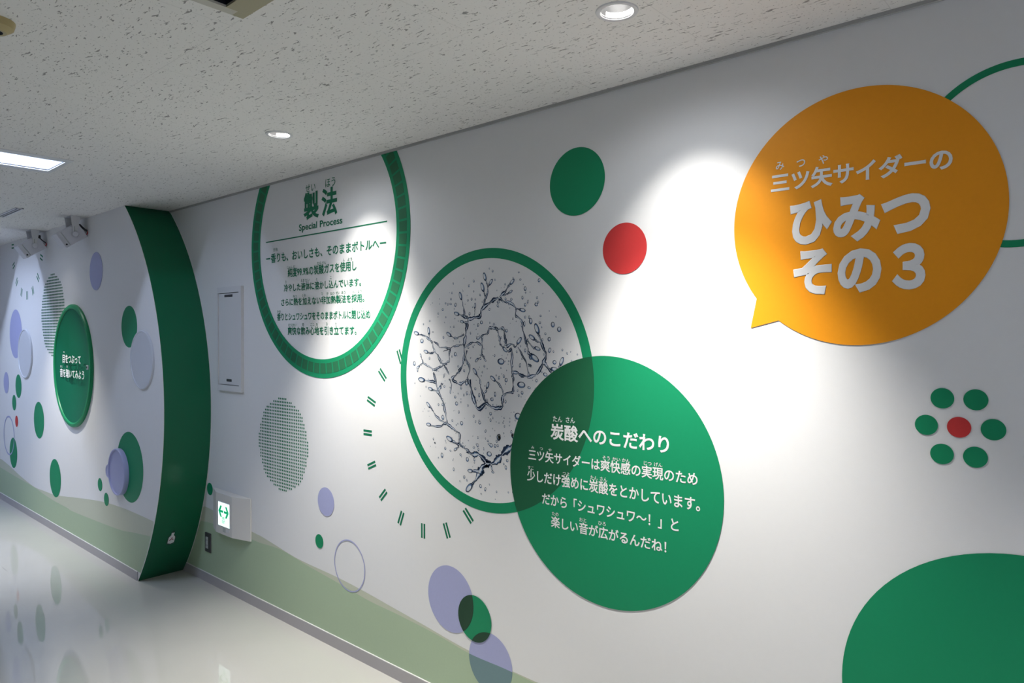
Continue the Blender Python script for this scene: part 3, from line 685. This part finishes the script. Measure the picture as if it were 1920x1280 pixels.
def halftone(cx, cz, r, n, wy, label, m, sx=1.0):
    bm = bmesh.new()
    p = 2 * r / n
    for i in range(n):
        for j in range(n):
            x, z = (i - (n - 1) / 2) * p, (j - (n - 1) / 2) * p
            if math.hypot(x, z) < r * 0.985 and not (wy == WL and math.hypot((cx + x * sx - DISH[0]) / 0.932, cz + z - DISH[1]) < 0.45):
                film(bm, circle(cx + x * sx, cz + z, p * 0.315 * sx, 10, p * 0.315), wy, 0.0012)
    tag(obj('halftone_circle', bm, m), label, 'wall print')


halftone(-3.4347, 0.9644, 0.2575, 29, WR, 'circle made of tiny green dots right of the green arch', M['ink'])
halftone(-6.3795, 1.7181, 0.3331, 29, WL, 'circle made of tiny green dots above left of the raised green disc', M['ink'], 0.92)


def tick(cx, cz, r, deg, wy, label, group, L=0.064, wd=0.0100, gap=0.0168, m='ink'):
    a = math.radians(deg)
    bm = bmesh.new()
    for s in (-1, 1):
        pts = []
        for dr, dt in ((-L / 2, -wd / 2), (L / 2, -wd / 2), (L / 2, wd / 2), (-L / 2, wd / 2)):
            rr, tt = r + dr, s * gap / 2 + dt
            pts.append((cx + rr * math.cos(a) - tt * math.sin(a), cz + rr * math.sin(a) + tt * math.cos(a)))
        film(bm, pts, wy, 0.0006)
    tag(obj('tick_mark', bm, M[m]), label, 'wall print', group)


NM = ['first', 'second', 'third', 'fourth', 'fifth', 'sixth', 'seventh', 'eighth', 'ninth', 'tenth']
for k in range(10):
    lab = ('double green tick touching the left edge of the splash ring' if k == 0 else
           'double green tick right under the splash ring, last of the arc of ticks' if k == 9 else
           NM[k] + ' double green tick along the arc, counted down from the splash ring\'s left edge')
    tick(-2.282, 1.102, 0.3937, 113.2 + 22.4 * k, WR, lab, 'tick marks around the splash ring')
for k, a in enumerate((178, -159, -135.5, -112.5, -90, -67.5, -44, -19.5)):
    tick(-7.0927, 2.3444, 0.444, a, WL, NM[k] + ' double dark tick from the left in the far arc under the ceiling', 'tick marks on the far wall',
         L=0.072, wd=0.013, gap=0.030)

# ------------------------------------------------------------------ orange speech bubble
sb = thing('speech_bubble', 'big orange speech bubble print with white Japanese lettering', 'wall print', (-0.5404, WR - 0.002, 1.877))
ang = [math.atan2((p[1] - 1.877) / 0.3426, (p[0] + 0.5404) / 0.3363) for p in TAIL]
outl = []
for k in range(160):
    t = ang[2] + (ang[0] + 2 * PI - ang[2]) * k / 159
    outl.append((-0.5404 + 0.3363 * math.cos(t), 1.877 + 0.3426 * math.sin(t)))
bm = bmesh.new(); film(bm, outl + [TAIL[1]], WR, 0.0020)
obj('bubble', bm, M['orange'], sb)
for s, b in zip(BUBBLE_TEXT, (0.028, 0.044, 0.044)):
    lettering('lettering', s, WR, 0.0028, M['white'], sb, bold=b, mid=0.38 if s[0][0] == '三' else 0.355)
for s in BUBBLE_RUBY:
    lettering('small_reading', s, WR, 0.0028, M['white'], sb, bold=0.012, ruby=True)

# ------------------------------------------------------------------ process ring
pr = thing('process_ring', 'green segmented ring print cut by the ceiling, with green Japanese text inside', 'wall print', (-3.062, WR - 0.002, 2.0407))
ZT = H - 0.0105
bm = bmesh.new(); annulus(bm, -3.062, 2.0407, 0.6036, 0.6994, WR, 0.0016, n=192, ztop=ZT); obj('ring', bm, M['green'], pr)
bm = bmesh.new()
for k in range(73):
    a0 = math.radians(-95.25 + 360 / 73 * k)
    a1 = a0 + math.radians(4.05)
    pts = [(-3.062 + r * math.cos(a), 2.0407 + r * math.sin(a)) for r, a in
           ((0.6235, a0), (0.6760, a0), (0.6765, (a0 + a1) / 2), (0.6760, a1), (0.6235, a1), (0.6240, (a0 + a1) / 2))]
    pts = clip_half(pts, lambda p: ZT - p[1])
    film(bm, pts, WR, 0.0022)
o = obj('ring_segments', bm, M['block'], pr); o['label'] = 'row of darker green blocks around the ring'
for i, s in enumerate(PROC_TEXT):
    lettering('lettering', s, WR, 0.0014, M['ink'], pr, bold=0.030 if i == 0 else 0.020)
for s in PROC_LATIN:
    lettering('lettering', s, WR, 0.0014, M['ink'], pr, bold=0.018, mid=0.35)
for i, s in enumerate(PROC_RUBY):
    lettering('small_reading', s, WR, 0.0014, M['ink'], pr, bold=0.004, ruby=True)
x0, x1, zc, th_ = PROC_RULE
bm = bmesh.new(); film(bm, [(x0, 2.0745), (x1, 2.0775), (x1, 2.0835), (x0, 2.0805)], WR, 0.0014); obj('rule_line', bm, M['ink'], pr)

# ------------------------------------------------------------------ splash ring
RC = (-1.9072, 1.3809)
sr = thing('splash_ring', 'large green ring print around a picture of splashing water', 'wall print', (RC[0], WR - 0.002, RC[1]))
bm = bmesh.new(); annulus(bm, RC[0], RC[1], 0.485, 0.5249, WR, 0.0008, n=192); obj('ring', bm, M['green'], sr)
bm = bmesh.new(); film(bm, circle(RC[0], RC[1], 0.486), WR, 0.0004)
o = obj('picture_ground', bm, M['wall'], sr)
inside = circle(RC[0], RC[1], 0.484, 64)
random.seed(5)
bm = bmesh.new()
for i, pl in enumerate(FILM_AREAS):
    vs = [bm.verts.new((x, WR - 0.0006 - i * 0.0001, z)) for x, z in pl]
    es = [bm.edges.new((vs[k], vs[(k + 1) % len(vs)])) for k in range(len(vs))]
    bmesh.ops.triangle_fill(bm, edges=es, use_beauty=True)
o = obj('water_film', bm, M['sheet'], sr); o['label'] = 'pale grey sheets of water'


def ribbon(bm, pts, wd, off, mi, rnd, k0=1.0, k1=1.0, shift=0.0):
    L, R = [], []
    n = len(pts)
    for i, p in enumerate(pts):
        t = (pts[min(i + 1, n - 1)] - pts[max(i - 1, 0)])
        t = t.normalized() if t.length > 1e-9 else Vector((1, 0, 0))
        nn = Vector((-t.y, t.x, 0))
        kk = (k0 + (k1 - k0) * i / max(1, n - 1)) * rnd[i % len(rnd)]
        c = p + nn * shift * wd
        L.append(c + nn * wd * kk / 2); R.append(c - nn * wd * kk / 2)
    vl = [bm.verts.new((p.x, WR - off, p.y)) for p in L]
    vr = [bm.verts.new((p.x, WR - off, p.y)) for p in R]
    for i in range(n - 1):
        bm.faces.new((vl[i], vl[i + 1], vr[i + 1], vr[i])).material_index = mi


def blob(bm, cx, cz, rx, rz, ang=0.0, off=0.0022, big=False):
    ca, sa = math.cos(ang), math.sin(ang)

    def ell(kx, kz, ox, oz, mi, o2):
        vs = []
        for k in range(20):
            t = 2 * PI * k / 20
            u, v = rx * kx * math.cos(t) + ox * rx, rz * kz * math.sin(t) + oz * rz
            vs.append(bm.verts.new((cx + u * ca - v * sa, WR - o2, cz + u * sa + v * ca)))
        bm.faces.new(vs).material_index = mi
    ell(1.0, 1.0, 0, 0, 0, off)
    ell(0.78, 0.80, 0.08, -0.06, 1, off + 0.00012)
    ell(0.62, 0.62, 0.10, 0.16, 2, off + 0.00024)
    if big:
        ell(0.22, 0.20, -0.22, 0.30, 3, off + 0.00036)


bm = bmesh.new()
for pts, wd, bl in STROKES:
    P = smoothpath([(a, b, 0) for a, b in pts], 6)
    P = [p + Vector((random.uniform(-1, 1), random.uniform(-1, 1), 0)) * 0.0020 for p in P]
    ph, f1 = random.uniform(0, 6), random.uniform(0.5, 0.9)
    rnd = [1.0 + 0.45 * math.sin(ph + f1 * i) + random.uniform(-0.2, 0.2) for i in range(len(P))]
    core = [r * random.uniform(0.55, 1.15) * (0.75 + 0.45 * math.sin(2 * ph + 0.37 * i)) for i, r in enumerate(rnd)]
    W_ = wd * 0.0036 + 0.0030
    k0, k1 = (1.25, 0.45) if bl else (1.0, 1.0)
    side = random.choice((-1, 1))
    ribbon(bm, P, W_, 0.0010, 0, rnd, k0, k1)
    ribbon(bm, P, W_ * 0.60, 0.00115, 1, core, k0, k1, 0.10 * side)
    ribbon(bm, P, W_ * 0.34, 0.0013, 2, core, k0, k1, 0.22 * side)
    if bl:
        d = (P[-1] - P[-7])
        r_ = bl * 0.0022 + 0.0015
        blob(bm, P[-1].x + d.normalized().x * r_ * 0.9, P[-1].y + d.normalized().y * r_ * 0.9, r_ * 1.7, r_ * 0.78,
             math.atan2(d.y, d.x), 0.0013, bl > 3.5)
obj('water_tendrils', bm, [M['navy'], M['blue'], M['pale'], M['white']], sr)
bm = bmesh.new()
for x, z, rx, rz in DROPS:
    blob(bm, x, z, rx, rz, random.uniform(-0.3, 0.3), 0.0010, rx > 0.02)
k = 0
while k < 330:                        # fine spray
    a, r = random.uniform(0, 2 * PI), 0.47 * math.sqrt(random.random())
    x, z = RC[0] + r * math.cos(a) - 0.03, RC[1] + r * math.sin(a)
    if math.hypot(x - RC[0], z - RC[1]) > 0.45 or (math.hypot(x - RC[0], z - RC[1]) > 0.30 and random.random() < 0.55):
        continue
    q = random.choice((0.0016, 0.002, 0.0026, 0.0034, 0.0046))
    blob(bm, x, z, q, q * random.uniform(0.9, 1.6), random.uniform(-0.5, 0.5), 0.0010)
    k += 1
o = obj('water_droplets', bm, [M['navy'], M['blue'], M['pale'], M['white']], sr)
o['kind'] = 'stuff'

# ------------------------------------------------------------------ green text disc
DC, DR_ = (-1.3394, 1.0564), 0.4331
gd = thing('text_disc', 'large green disc print with white Japanese text overlapping the splash ring', 'wall print', (DC[0], WR - 0.003, DC[1]))
disc = circle(DC[0], DC[1], DR_, 160)
bm = bmesh.new(); film(bm, disc, WR, 0.0020); obj('disc', bm, M['green'], gd)
bm = bmesh.new(); film(bm, clip(disc, circle(RC[0], RC[1], 0.5249, 160)), WR, 0.0023)
o = obj('overlap', bm, M['deep'], gd); o['label'] = 'darker green part over the splash ring'
for i, s in enumerate(DISC_TEXT):
    lettering('lettering', s, WR, 0.0026, M['white'], gd, bold=0.024 if i == 0 else 0.018)
for s in DISC_RUBY:
    lettering('small_reading', s, WR, 0.0026, M['white'], gd, bold=0.008, ruby=True)

# ------------------------------------------------------------------ far wall prints
GL = 'printed dots on the far wall'
dot(-5.4011, 2.0068, 0.1341, M['lilac'], 'lilac oval-looking dot high on the far wall below the nearer ceiling speaker', WL, group=GL)
dot(-4.804, 1.6138, 0.1346, M['green'], 'green dot partly behind the white raised disc beside the arch', WL, 0.0010, GL)
dot(-7.4558, 1.5687, 0.2185, M['lilac'], 'large lilac dot behind the white raised disc at the far left', WL, 0.0010, GL)
dot(-7.7849, 1.1155, 0.0988, M['lilac'], 'small lilac dot at the far left edge, left of two green dots', WL, group=GL)
dot(-7.3775, 1.1036, 0.1047, M['green'], 'green dot under the far left white disc, right of the small lilac dot', WL, group=GL)
dot(-7.5221, 0.9475, 0.0704, M['green'], 'smaller green dot just above the far red dot', WL, group=GL)
dot(-7.4458, 0.7852, 0.0504, M['red'], 'small red dot on the far left wall', WL, group=GL)
dot(-7.5605, 0.4884, 0.1374, M['green'], 'green dot crossed by the thin lilac ring at the far left', WL, 0.0010, GL)
dot(-6.7727, 0.8504, 0.1522, M['green'], 'green dot at left below the raised green disc, the higher of two', WL, group=GL)
dot(-6.3481, 0.4247, 0.1504, M['green'], 'green dot below the raised green disc, its foot on the olive wave', WL, group=GL)
dot(-4.8089, 0.7071, 0.2273, M['green'], 'large green dot behind the raised lilac disc beside the arch', WL, 0.0010, GL)
dot(-5.3477, 0.5171, 0.0448, M['green'], 'upper of two tiny green dots left below the raised lilac disc', WL, group=GL)
dot(-5.2274, 0.4327, 0.0450, M['green'], 'lower of two tiny green dots, touching the olive wave under the lilac disc', WL, group=GL)
bm = bmesh.new(); annulus(bm, -7.7029, 0.6326, 0.168, 0.1813, WL, 0.0022)
tag(obj('printed_ring', bm, M['lilac']), 'thin lilac ring outline at the far left edge of the wall', 'wall print')


def facing(cx, cz, wy, sx=1.0):
    """local +Z of a lathe points out of the wall (-Y)"""
    return Matrix.Translation((cx, wy, cz)) @ Matrix.Diagonal((sx, 1, 1, 1)) @ Matrix.Rotation(PI / 2, 4, 'X')


def raised(cx, cz, r, th_, wy, m, label, cat='disc', rimw=0.012, sx=0.96):
    t = thing('raised_disc', label, cat, (cx, wy, cz))
    bm = bmesh.new()
    lathe(bm, [(r - rimw, th_ * 0.72), (r - rimw * 0.8, th_), (r - 0.003, th_), (r, th_ * 0.85), (r, 0.0005)], 96, facing(cx, cz, wy, sx))
    obj('rim', bm, m, t, smooth=True)
    bm = bmesh.new()
    lathe(bm, [(0, th_ * 0.74), (r - rimw, th_ * 0.72)], 96, facing(cx, cz, wy, sx))
    obj('face', bm, m, t, smooth=True)
    return t


raised(-4.581, 1.4057, 0.1835, 0.014, WL, M['frost'], 'raised frosted white disc beside the green arch')
raised(-7.141, 1.3974, 0.2120, 0.014, WL, M['frost'], 'raised frosted white disc at the far left over a lilac dot')
raised(-5.165, 0.6357, 0.0460, 0.012, WL, M['frostl'], 'tiny raised lilac disc peeking out left of the bigger lilac disc', rimw=0.006)
raised(-4.965, 0.6575, 0.1540, 0.030, WL, M['frostl'], 'raised lilac disc in front of a large green dot beside the arch')

t = thing('listening_dish', 'raised green disc with a glossy rim and two lines of white Japanese text', 'wall disc', (-5.890, WL, 1.3295))
bm = bmesh.new()
lathe(bm, [(0.424, 0.010), (0.427, 0.018), (0.434, 0.022), (0.452, 0.020), (0.4595, 0.012), (0.4595, 0.0005)], 128, facing(DISH[0], DISH[1], WL, 0.932))
obj('rim', bm, M['rim'], t, smooth=True)
bm = bmesh.new()
lathe(bm, [(0.425 * k / 14, 0.012 - 0.052 * (1 - (k / 14) ** 2)) for k in range(15)], 128, facing(DISH[0], DISH[1], WL, 0.932))
obj('dish', bm, M['dish'], t, smooth=True)
for s in DOME_TEXT:
    lettering('lettering', s, WL, -0.0020, M['white'], t, bold=0.02)
for s in DOME_RUBY:
    lettering('small_reading', s, WL, -0.0020, M['white'], t, bold=0.01, ruby=True)
bm = bmesh.new(); box(bm, -5.520, -5.494, WL - 0.030, WL - 0.0205, 1.315, 1.345, bevel=0.002)
box(bm, -5.514, -5.500, WL - 0.0312, WL - 0.0298, 1.322, 1.338, 1)
obj('push_sensor', bm, [M['plast'], M['dark']], t)

# ------------------------------------------------------------------ access panel, exit sign, socket
ap = thing('access_panel', 'tall white access panel on the wall right of the green arch', 'panel', (-4.005, WR, 1.22))
bm = bmesh.new()
fx0, fx1, fz0, fz1 = -4.156, -3.858, 1.2245, 1.848
dx0, dx1, dz0, dz1 = -4.145, -3.884, 1.259, 1.8135
for a in ((fx0, fx1, fz0, dz0), (fx0, fx1, dz1, fz1), (fx0, dx0, dz0, dz1), (dx1, fx1, dz0, dz1)):
    box(bm, a[0], a[1], WR - 0.018, WR - 0.0002, a[2], a[3])
obj('frame', bm, M['metal'], ap)
bm = bmesh.new(); box(bm, dx0 + 0.0015, dx1 - 0.0015, WR - 0.0115, WR - 0.0030, dz0 + 0.004, dz1 - 0.004, bevel=0.0008)
obj('door', bm, M['metal'], ap)
bm = bmesh.new(); box(bm, dx0, dx1, WR - 0.0022, WR - 0.0004, dz0, dz1); obj('gap_shade', bm, M['plate'], ap)  # dark backing sheet added to stand for shade in the door gaps
for x0, x1, z0, z1 in ((-4.071, -3.971, 1.788, 1.802), (-4.048, -3.985, 1.2815, 1.296)):
    bm = bmesh.new(); box(bm, x0, x1, WR - 0.0122, WR - 0.0114, z0, z1)
    box(bm, x0 + 0.006, x1 - 0.006, WR - 0.0132, WR - 0.0122, z0 + 0.003, z1 - 0.004, 1)
    obj('latch', bm, [M['dark'], M['plate']], ap)

ex = thing('exit_sign', 'lit green and white exit sign box with arrows low beside the arch', 'sign', (-4.006, WR, 0.36))
bm = bmesh.new()
bx = [(-4.236, 1.992), (-4.112, 1.95), (-3.912, 1.95), (-3.776, 1.992)]
zb0, zb1 = 0.366, 0.6135
lo = [(-4.236, 1.9995)] + bx + [(-3.776, 1.9995)]
vb = [bm.verts.new((x, y, zb0 + (0.004 if y < 1.96 else 0))) for x, y in lo]
vt = [bm.verts.new((x, y, zb1 - (0.002 if y < 1.96 else 0))) for x, y in lo]
for i in range(5):
    bm.faces.new((vb[i], vb[i + 1], vt[i + 1], vt[i]))
bm.faces.new(vb); bm.faces.new(vt)
obj('housing', bm, M['cream'], ex)
bm = bmesh.new(); box(bm, -4.0805, -3.9345, 1.9478, 1.9505, 0.4175, 0.5645); obj('bezel', bm, M['plast'], ex)
sf_bm = bmesh.new(); box(sf_bm, -4.077, -3.938, 1.9466, 1.9480, 0.421, 0.561)
sf = obj('sign_face', sf_bm, M['lit'], ex)


def arrow(cx, cz, s):
    """one arrow head with its short shaft, pointing to +x when s = 1"""
    bm = bmesh.new()
    y = 1.9458
    for pts in ([(0.004, -0.007), (0.046, -0.007), (0.046, 0.007), (0.004, 0.007)],
                [(0.065, 0.0), (0.040, 0.034), (0.020, 0.034), (0.042, 0.0)],
                [(0.042, 0.0), (0.020, -0.034), (0.040, -0.034), (0.065, 0.0)]):
        vs = [bm.verts.new((cx + s * px, y - 0.0002 * (len(bm.faces)), cz + pz)) for px, pz in pts]
        bm.faces.new(vs)
    return bm


for s, cz in ((-1, 0.508), (1, 0.508)):
    o = obj('arrow', arrow(-4.0065, cz, s), M['litg'], sf)
lettering('lettering', ('EXIT', -4.026, -3.990, 0.448, 0.024, 1.0), 1.9458, 0.0, M['litg'], sf, bold=0.02, mid=0.36)
lettering('lettering', ('非常口', -4.026, -3.990, 0.469, 0.020, 1.0), 1.9458, 0.0, M['litg'], sf, bold=0.02)
bm = bmesh.new(); box(bm, -4.024, -3.99, 1.9488, 1.9500, 0.386, 0.414, 1)
box(bm, -3.985, -3.940, 1.9485, 1.9500, 0.392, 0.410, 0, bevel=0.0008); obj('test_switch', bm, [M['metal'], M['insert']], ex)

ol = thing('wall_socket', 'dark wall socket plate with a pale insert below left of the exit sign', 'socket', (-4.3165, WR, 0.195))
bm = bmesh.new(); box(bm, -4.354, -4.279, WR - 0.008, WR - 0.001, 0.194, 0.314, bevel=0.002); obj('plate', bm, M['plate'], ol)
bm = bmesh.new(); box(bm, -4.339, -4.310, WR - 0.0098, WR - 0.007, 0.216, 0.288, bevel=0.001); ins = obj('insert', bm, M['insert'], ol)
for z in (0.236, 0.268):
    for x in (-4.330, -4.319):
        bm = bmesh.new(); box(bm, x - 0.0012, x + 0.0012, WR - 0.0101, WR - 0.0097, z - 0.005, z + 0.005)
        obj('slot', bm, M['dark'], ins)

# ------------------------------------------------------------------ ceiling speakers on brackets
def speaker(dx, label, extra):
    """box unit hung from the ceiling on a U bracket, facing down the corridor side"""
    X0 = -5.62 + dx
    t = thing('ceiling_speaker', label, 'speaker', (X0, 1.64, H), 'bracket speakers under the ceiling')
    ang = math.atan2(0.079, 0.110)
    # local frame: +x out of the front (towards -Y and down), +z up of the box, +y along the wall
    f = Vector((0, -math.cos(ang), -math.sin(ang)))
    u = Vector((0, -math.sin(ang), math.cos(ang)))
    s = Vector((1, 0, 0))
    cpos = Vector((X0, 1.628, 2.272))
    mt = Matrix((( f.x, s.x, u.x, cpos.x), (f.y, s.y, u.y, cpos.y), (f.z, s.z, u.z, cpos.z), (0, 0, 0, 1)))
    bm = bmesh.new(); box(bm, -0.065, 0.062, -0.060, 0.060, -0.056, 0.056, bevel=0.004, mtx=mt)
    body = obj('body', bm, M['plast'], t)
    bm = bmesh.new(); box(bm, 0.066, 0.098, -0.058, 0.058, -0.056, 0.056, bevel=0.004, mtx=mt)
    box(bm, 0.060, 0.068, -0.054, 0.054, -0.050, 0.050, 1, mtx=mt)
    obj('front_cap', bm, [M['plast'], M['insert']], t)
    bm = bmesh.new(); lathe(bm, [(0, 0.004), (0.006, 0.004), (0.006, 0)], 16,
                            mt @ Matrix.Translation((0.083, 0.0565, -0.035)) @ Matrix.Rotation(-PI / 2, 4, 'X'))
    obj('screw_hole', bm, M['dark'], t)
    # bracket: plate on the ceiling, two tapering legs
    bm = bmesh.new()
    box(bm, X0 - 0.070, X0 + 0.070, 1.603, 1.663, H - 0.004, H - 0.0005)
    for sx in (-1, 1):
        a, b = X0 + sx * 0.064, X0 + sx * 0.068
        prof = [(1.603, H - 0.001), (1.663, H - 0.001), (1.640, 2.262), (1.632, 2.254), (1.622, 2.262)]
        v1 = [bm.verts.new((a, y, z)) for y, z in prof]; v2 = [bm.verts.new((b, y, z)) for y, z in prof]
        bm.faces.new(v1); bm.faces.new(v2[::-1])
        for i in range(5):
            bm.faces.new((v1[i], v2[i], v2[(i + 1) % 5], v1[(i + 1) % 5]))
    obj('bracket', bm, M['metal'], t)
    bm = bmesh.new()
    lathe(bm, [(0, 0.010), (0.017, 0.010), (0.019, 0.008), (0.019, 0)], 32,
          Matrix.Translation((X0 + 0.068, 1.631, 2.271)) @ Matrix.Rotation(PI / 2, 4, 'Y'))
    obj('knob', bm, M['plast'], t, smooth=True)
    bm = bmesh.new(); box(bm, X0 + 0.068, X0 + 0.071, 1.624, 1.629, 2.292, 2.325); obj('lever', bm, M['insert'], t)
    bm = bmesh.new()
    tube(bm, smoothpath([(X0 + 0.05, 1.662, 2.345), (X0 + 0.06, 1.685, 2.318), (X0 + 0.06, 1.708, 2.302)], 6), 0.0045 if extra else 0.007, 8, 0)
    tube(bm, smoothpath([(X0 + 0.06, 1.708, 2.302), (X0 + 0.062, 1.711, 2.286), (X0 + 0.055, 1.702, 2.276), (X0 + 0.04, 1.692, 2.268)], 6), 0.003, 8, 1)
    if extra:
        box(bm, X0 + 0.04, X0 + 0.066, 1.655, 1.672, 2.335, 2.36, 0, bevel=0.004)
    obj('cable', bm, [M['wirek'], M['wirer']], t, smooth=True)


speaker(0.0, 'white box speaker on a ceiling bracket, the nearer one to the green arch', False)
speaker(-0.965, 'white box speaker on a ceiling bracket, the farther one with a black plug', True)

# ------------------------------------------------------------------ ceiling lights and fittings
DL_LABEL = ['round recessed spotlight at the top of the view, lighting the wall by the orange bubble',
            'round recessed spotlight farther along the ceiling, lighting the segmented ring',
            'round recessed spotlight lighting the raised green disc',
            'round recessed spotlight right of the view']
for i, (x, y, pw, broad, sp) in enumerate(DOWNLIGHTS):
    t = thing('downlight', DL_LABEL[i], 'ceiling light', (x, y, H), 'recessed spotlights in the ceiling')
    bm = bmesh.new()
    lathe(bm, [(0.0425, 0.004), (0.0435, -0.003), (0.048, -0.0045), (0.054, -0.003), (0.0555, -0.0002), (0.0555, 0.0)], 64, Matrix.Translation((x, y, H)))
    obj('trim_ring', bm, M['metal'], t, smooth=True)
    bm = bmesh.new(); lathe(bm, [(0.0428, -0.001), (0.0425, 0.05), (0.040, 0.085), (0, 0.088)], 48, Matrix.Translation((x, y, H)))
    obj('can', bm, M['cavity'], t, smooth=True)
    # tilted lamp capsule inside the can, facing the wall
    mt = Matrix.Translation((x, y - 0.006, H + 0.044)) @ Matrix.Rotation(math.radians(30), 4, 'X')
    bm = bmesh.new(); lathe(bm, [(0, 0.0), (0.027, -0.001)], 40, mt)
    lathe(bm, [(0.027, -0.001), (0.030, -0.005), (0.032, 0.0), (0.031, 0.026)], 40, mt, 1)
    obj('lamp', bm, [M['glow'], M['metal']], t, smooth=True)
    bm = bmesh.new(); lathe(bm, [(0.0418, 0.002), (0.0414, 0.015)], 48, Matrix.Translation((x, y, H)))
    bmesh.ops.delete(bm, geom=[v for v in bm.verts if v.co.y < y + 0.006], context='VERTS')
    o = obj('reflector_or_glow', bm, M['glow'], t, smooth=True)  # glow stands in for lamplight falling on the far side of the can
    p0 = (x, y + 0.006, H - 0.006)
    lamp('spot_beam', 'SPOT', p0, (math.radians(7), 0, 0), pw, SPOT_COL,
         spot_size=math.radians(76), spot_blend=1.0, shadow_soft_size=0.02)
    lamp('spot_wash', 'SPOT', p0, (math.radians(32), 0, 0), broad, SPOT_COL,
         spot_size=math.radians(61), spot_blend=0.75, shadow_soft_size=0.02)
    if sp:
        lamp('spot_spill', 'SPOT', p0, (math.radians(10), 0, 0), sp, (0.9, 0.94, 1.0),
             spot_size=math.radians(150), spot_blend=1.0, shadow_soft_size=0.02)

TR_LABEL = ['long recessed ceiling light at the left edge, glowing bluish white', 'far recessed ceiling light down the corridor',
            'recessed ceiling light behind the viewer']
for i, (x, y, p) in enumerate(TROFFERS):
    t = thing('troffer', TR_LABEL[i], 'ceiling light', (x, y, H), 'recessed ceiling lights')
    x0, x1, y0, y1 = x - TW / 2, x + TW / 2, y - TL / 2, y + TL / 2
    bm = bmesh.new()
    for a in ((x0 - 0.06, x0, y0 - 0.02, y1 + 0.02), (x1, x1 + 0.06, y0 - 0.02, y1 + 0.02), (x0, x1, y0 - 0.02, y0), (x0, x1, y1, y1 + 0.02)):
        box(bm, a[0], a[1], a[2], a[3], H - 0.004, H + 0.004)
    obj('frame', bm, M['metal'], t)
    bm = bmesh.new()
    d = TROFFER_D
    quad(bm, [(x0, y0, H), (x0, y1, H), (x0, y1, H + d), (x0, y0, H + d)])
    quad(bm, [(x1, y0, H), (x1, y1, H), (x1, y1, H + d), (x1, y0, H + d)])
    quad(bm, [(x0, y0, H), (x1, y0, H), (x1, y0, H + d), (x0, y0, H + d)])
    quad(bm, [(x0, y1, H), (x1, y1, H), (x1, y1, H + d), (x0, y1, H + d)])
    quad(bm, [(x0, y0, H + d), (x1, y0, H + d), (x1, y1, H + d), (x0, y1, H + d)])
    obj('reflector_or_glow', bm, M['tube'], t)

t = thing('air_slot', 'narrow slot diffuser in the ceiling at the far left', 'air vent', (-5.72, 1.286, H))
bm = bmesh.new()
for y in (1.262, 1.300):
    box(bm, -5.96, -5.48, y, y + 0.010, H - 0.006, H - 0.0005)
for x in (-5.96, -5.486):
    box(bm, x, x + 0.006, 1.262, 1.310, H - 0.006, H - 0.0005)
box(bm, -5.954, -5.486, 1.283, 1.289, H - 0.005, H - 0.0005)
obj('frame', bm, M['plast'], t)
bm = bmesh.new(); box(bm, -5.954, -5.486, 1.271, 1.301, H - 0.0016, H - 0.0004); obj('slot', bm, M['plate'], t)

t = thing('ceiling_opening', 'beige framed ceiling opening with a black inside at the top edge', 'ceiling vent', (HX, HY, H))
bm = bmesh.new()
box(bm, HX + 0.03, HX + 0.56, HY - 0.061, HY, H - 0.006, H - 0.0004)
box(bm, HX + 0.0, HX + 0.56, HY - 0.56, HY - 0.5, H - 0.006, H - 0.0004)
box(bm, HX + 0.53, HX + 0.56, HY - 0.5, HY - 0.061, H - 0.006, H - 0.0004)
box(bm, HX + 0.0, HX + 0.03, HY - 0.03, HY, H - 0.006, H - 0.0004)
obj('frame', bm, M['beige'], t)
bm = bmesh.new(); box(bm, HX, HX + 0.03, HY - 0.5, HY - 0.03, H - 0.006, H - 0.0004)
o = obj('side_strip', bm, M['beigel'], t); o['label'] = 'paler side of the frame'
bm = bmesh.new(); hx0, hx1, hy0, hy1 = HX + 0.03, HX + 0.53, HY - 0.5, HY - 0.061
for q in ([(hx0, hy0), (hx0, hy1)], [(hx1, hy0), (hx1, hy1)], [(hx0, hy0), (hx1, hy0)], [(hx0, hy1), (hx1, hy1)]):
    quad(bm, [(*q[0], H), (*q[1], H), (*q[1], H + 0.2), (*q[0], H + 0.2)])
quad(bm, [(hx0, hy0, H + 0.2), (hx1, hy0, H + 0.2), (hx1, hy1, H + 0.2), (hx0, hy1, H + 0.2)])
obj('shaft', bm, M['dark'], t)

t = thing('ceiling_sensor', 'round yellowish ceiling fitting with a dark centre at the left edge', 'sensor', (-2.265, 0.475, H))
bm = bmesh.new(); lathe(bm, [(0.022, -0.030), (0.030, -0.030), (0.046, -0.018), (0.050, -0.004), (0.050, -0.0002)], 48, Matrix.Translation((-2.265, 0.475, H)))
obj('body', bm, M['brass'], t, smooth=True)
bm = bmesh.new(); lathe(bm, [(0, -0.024), (0.018, -0.025), (0.022, -0.030)], 32, Matrix.Translation((-2.265, 0.475, H)))
o = obj('lens', bm, M['dark'], t, smooth=True)
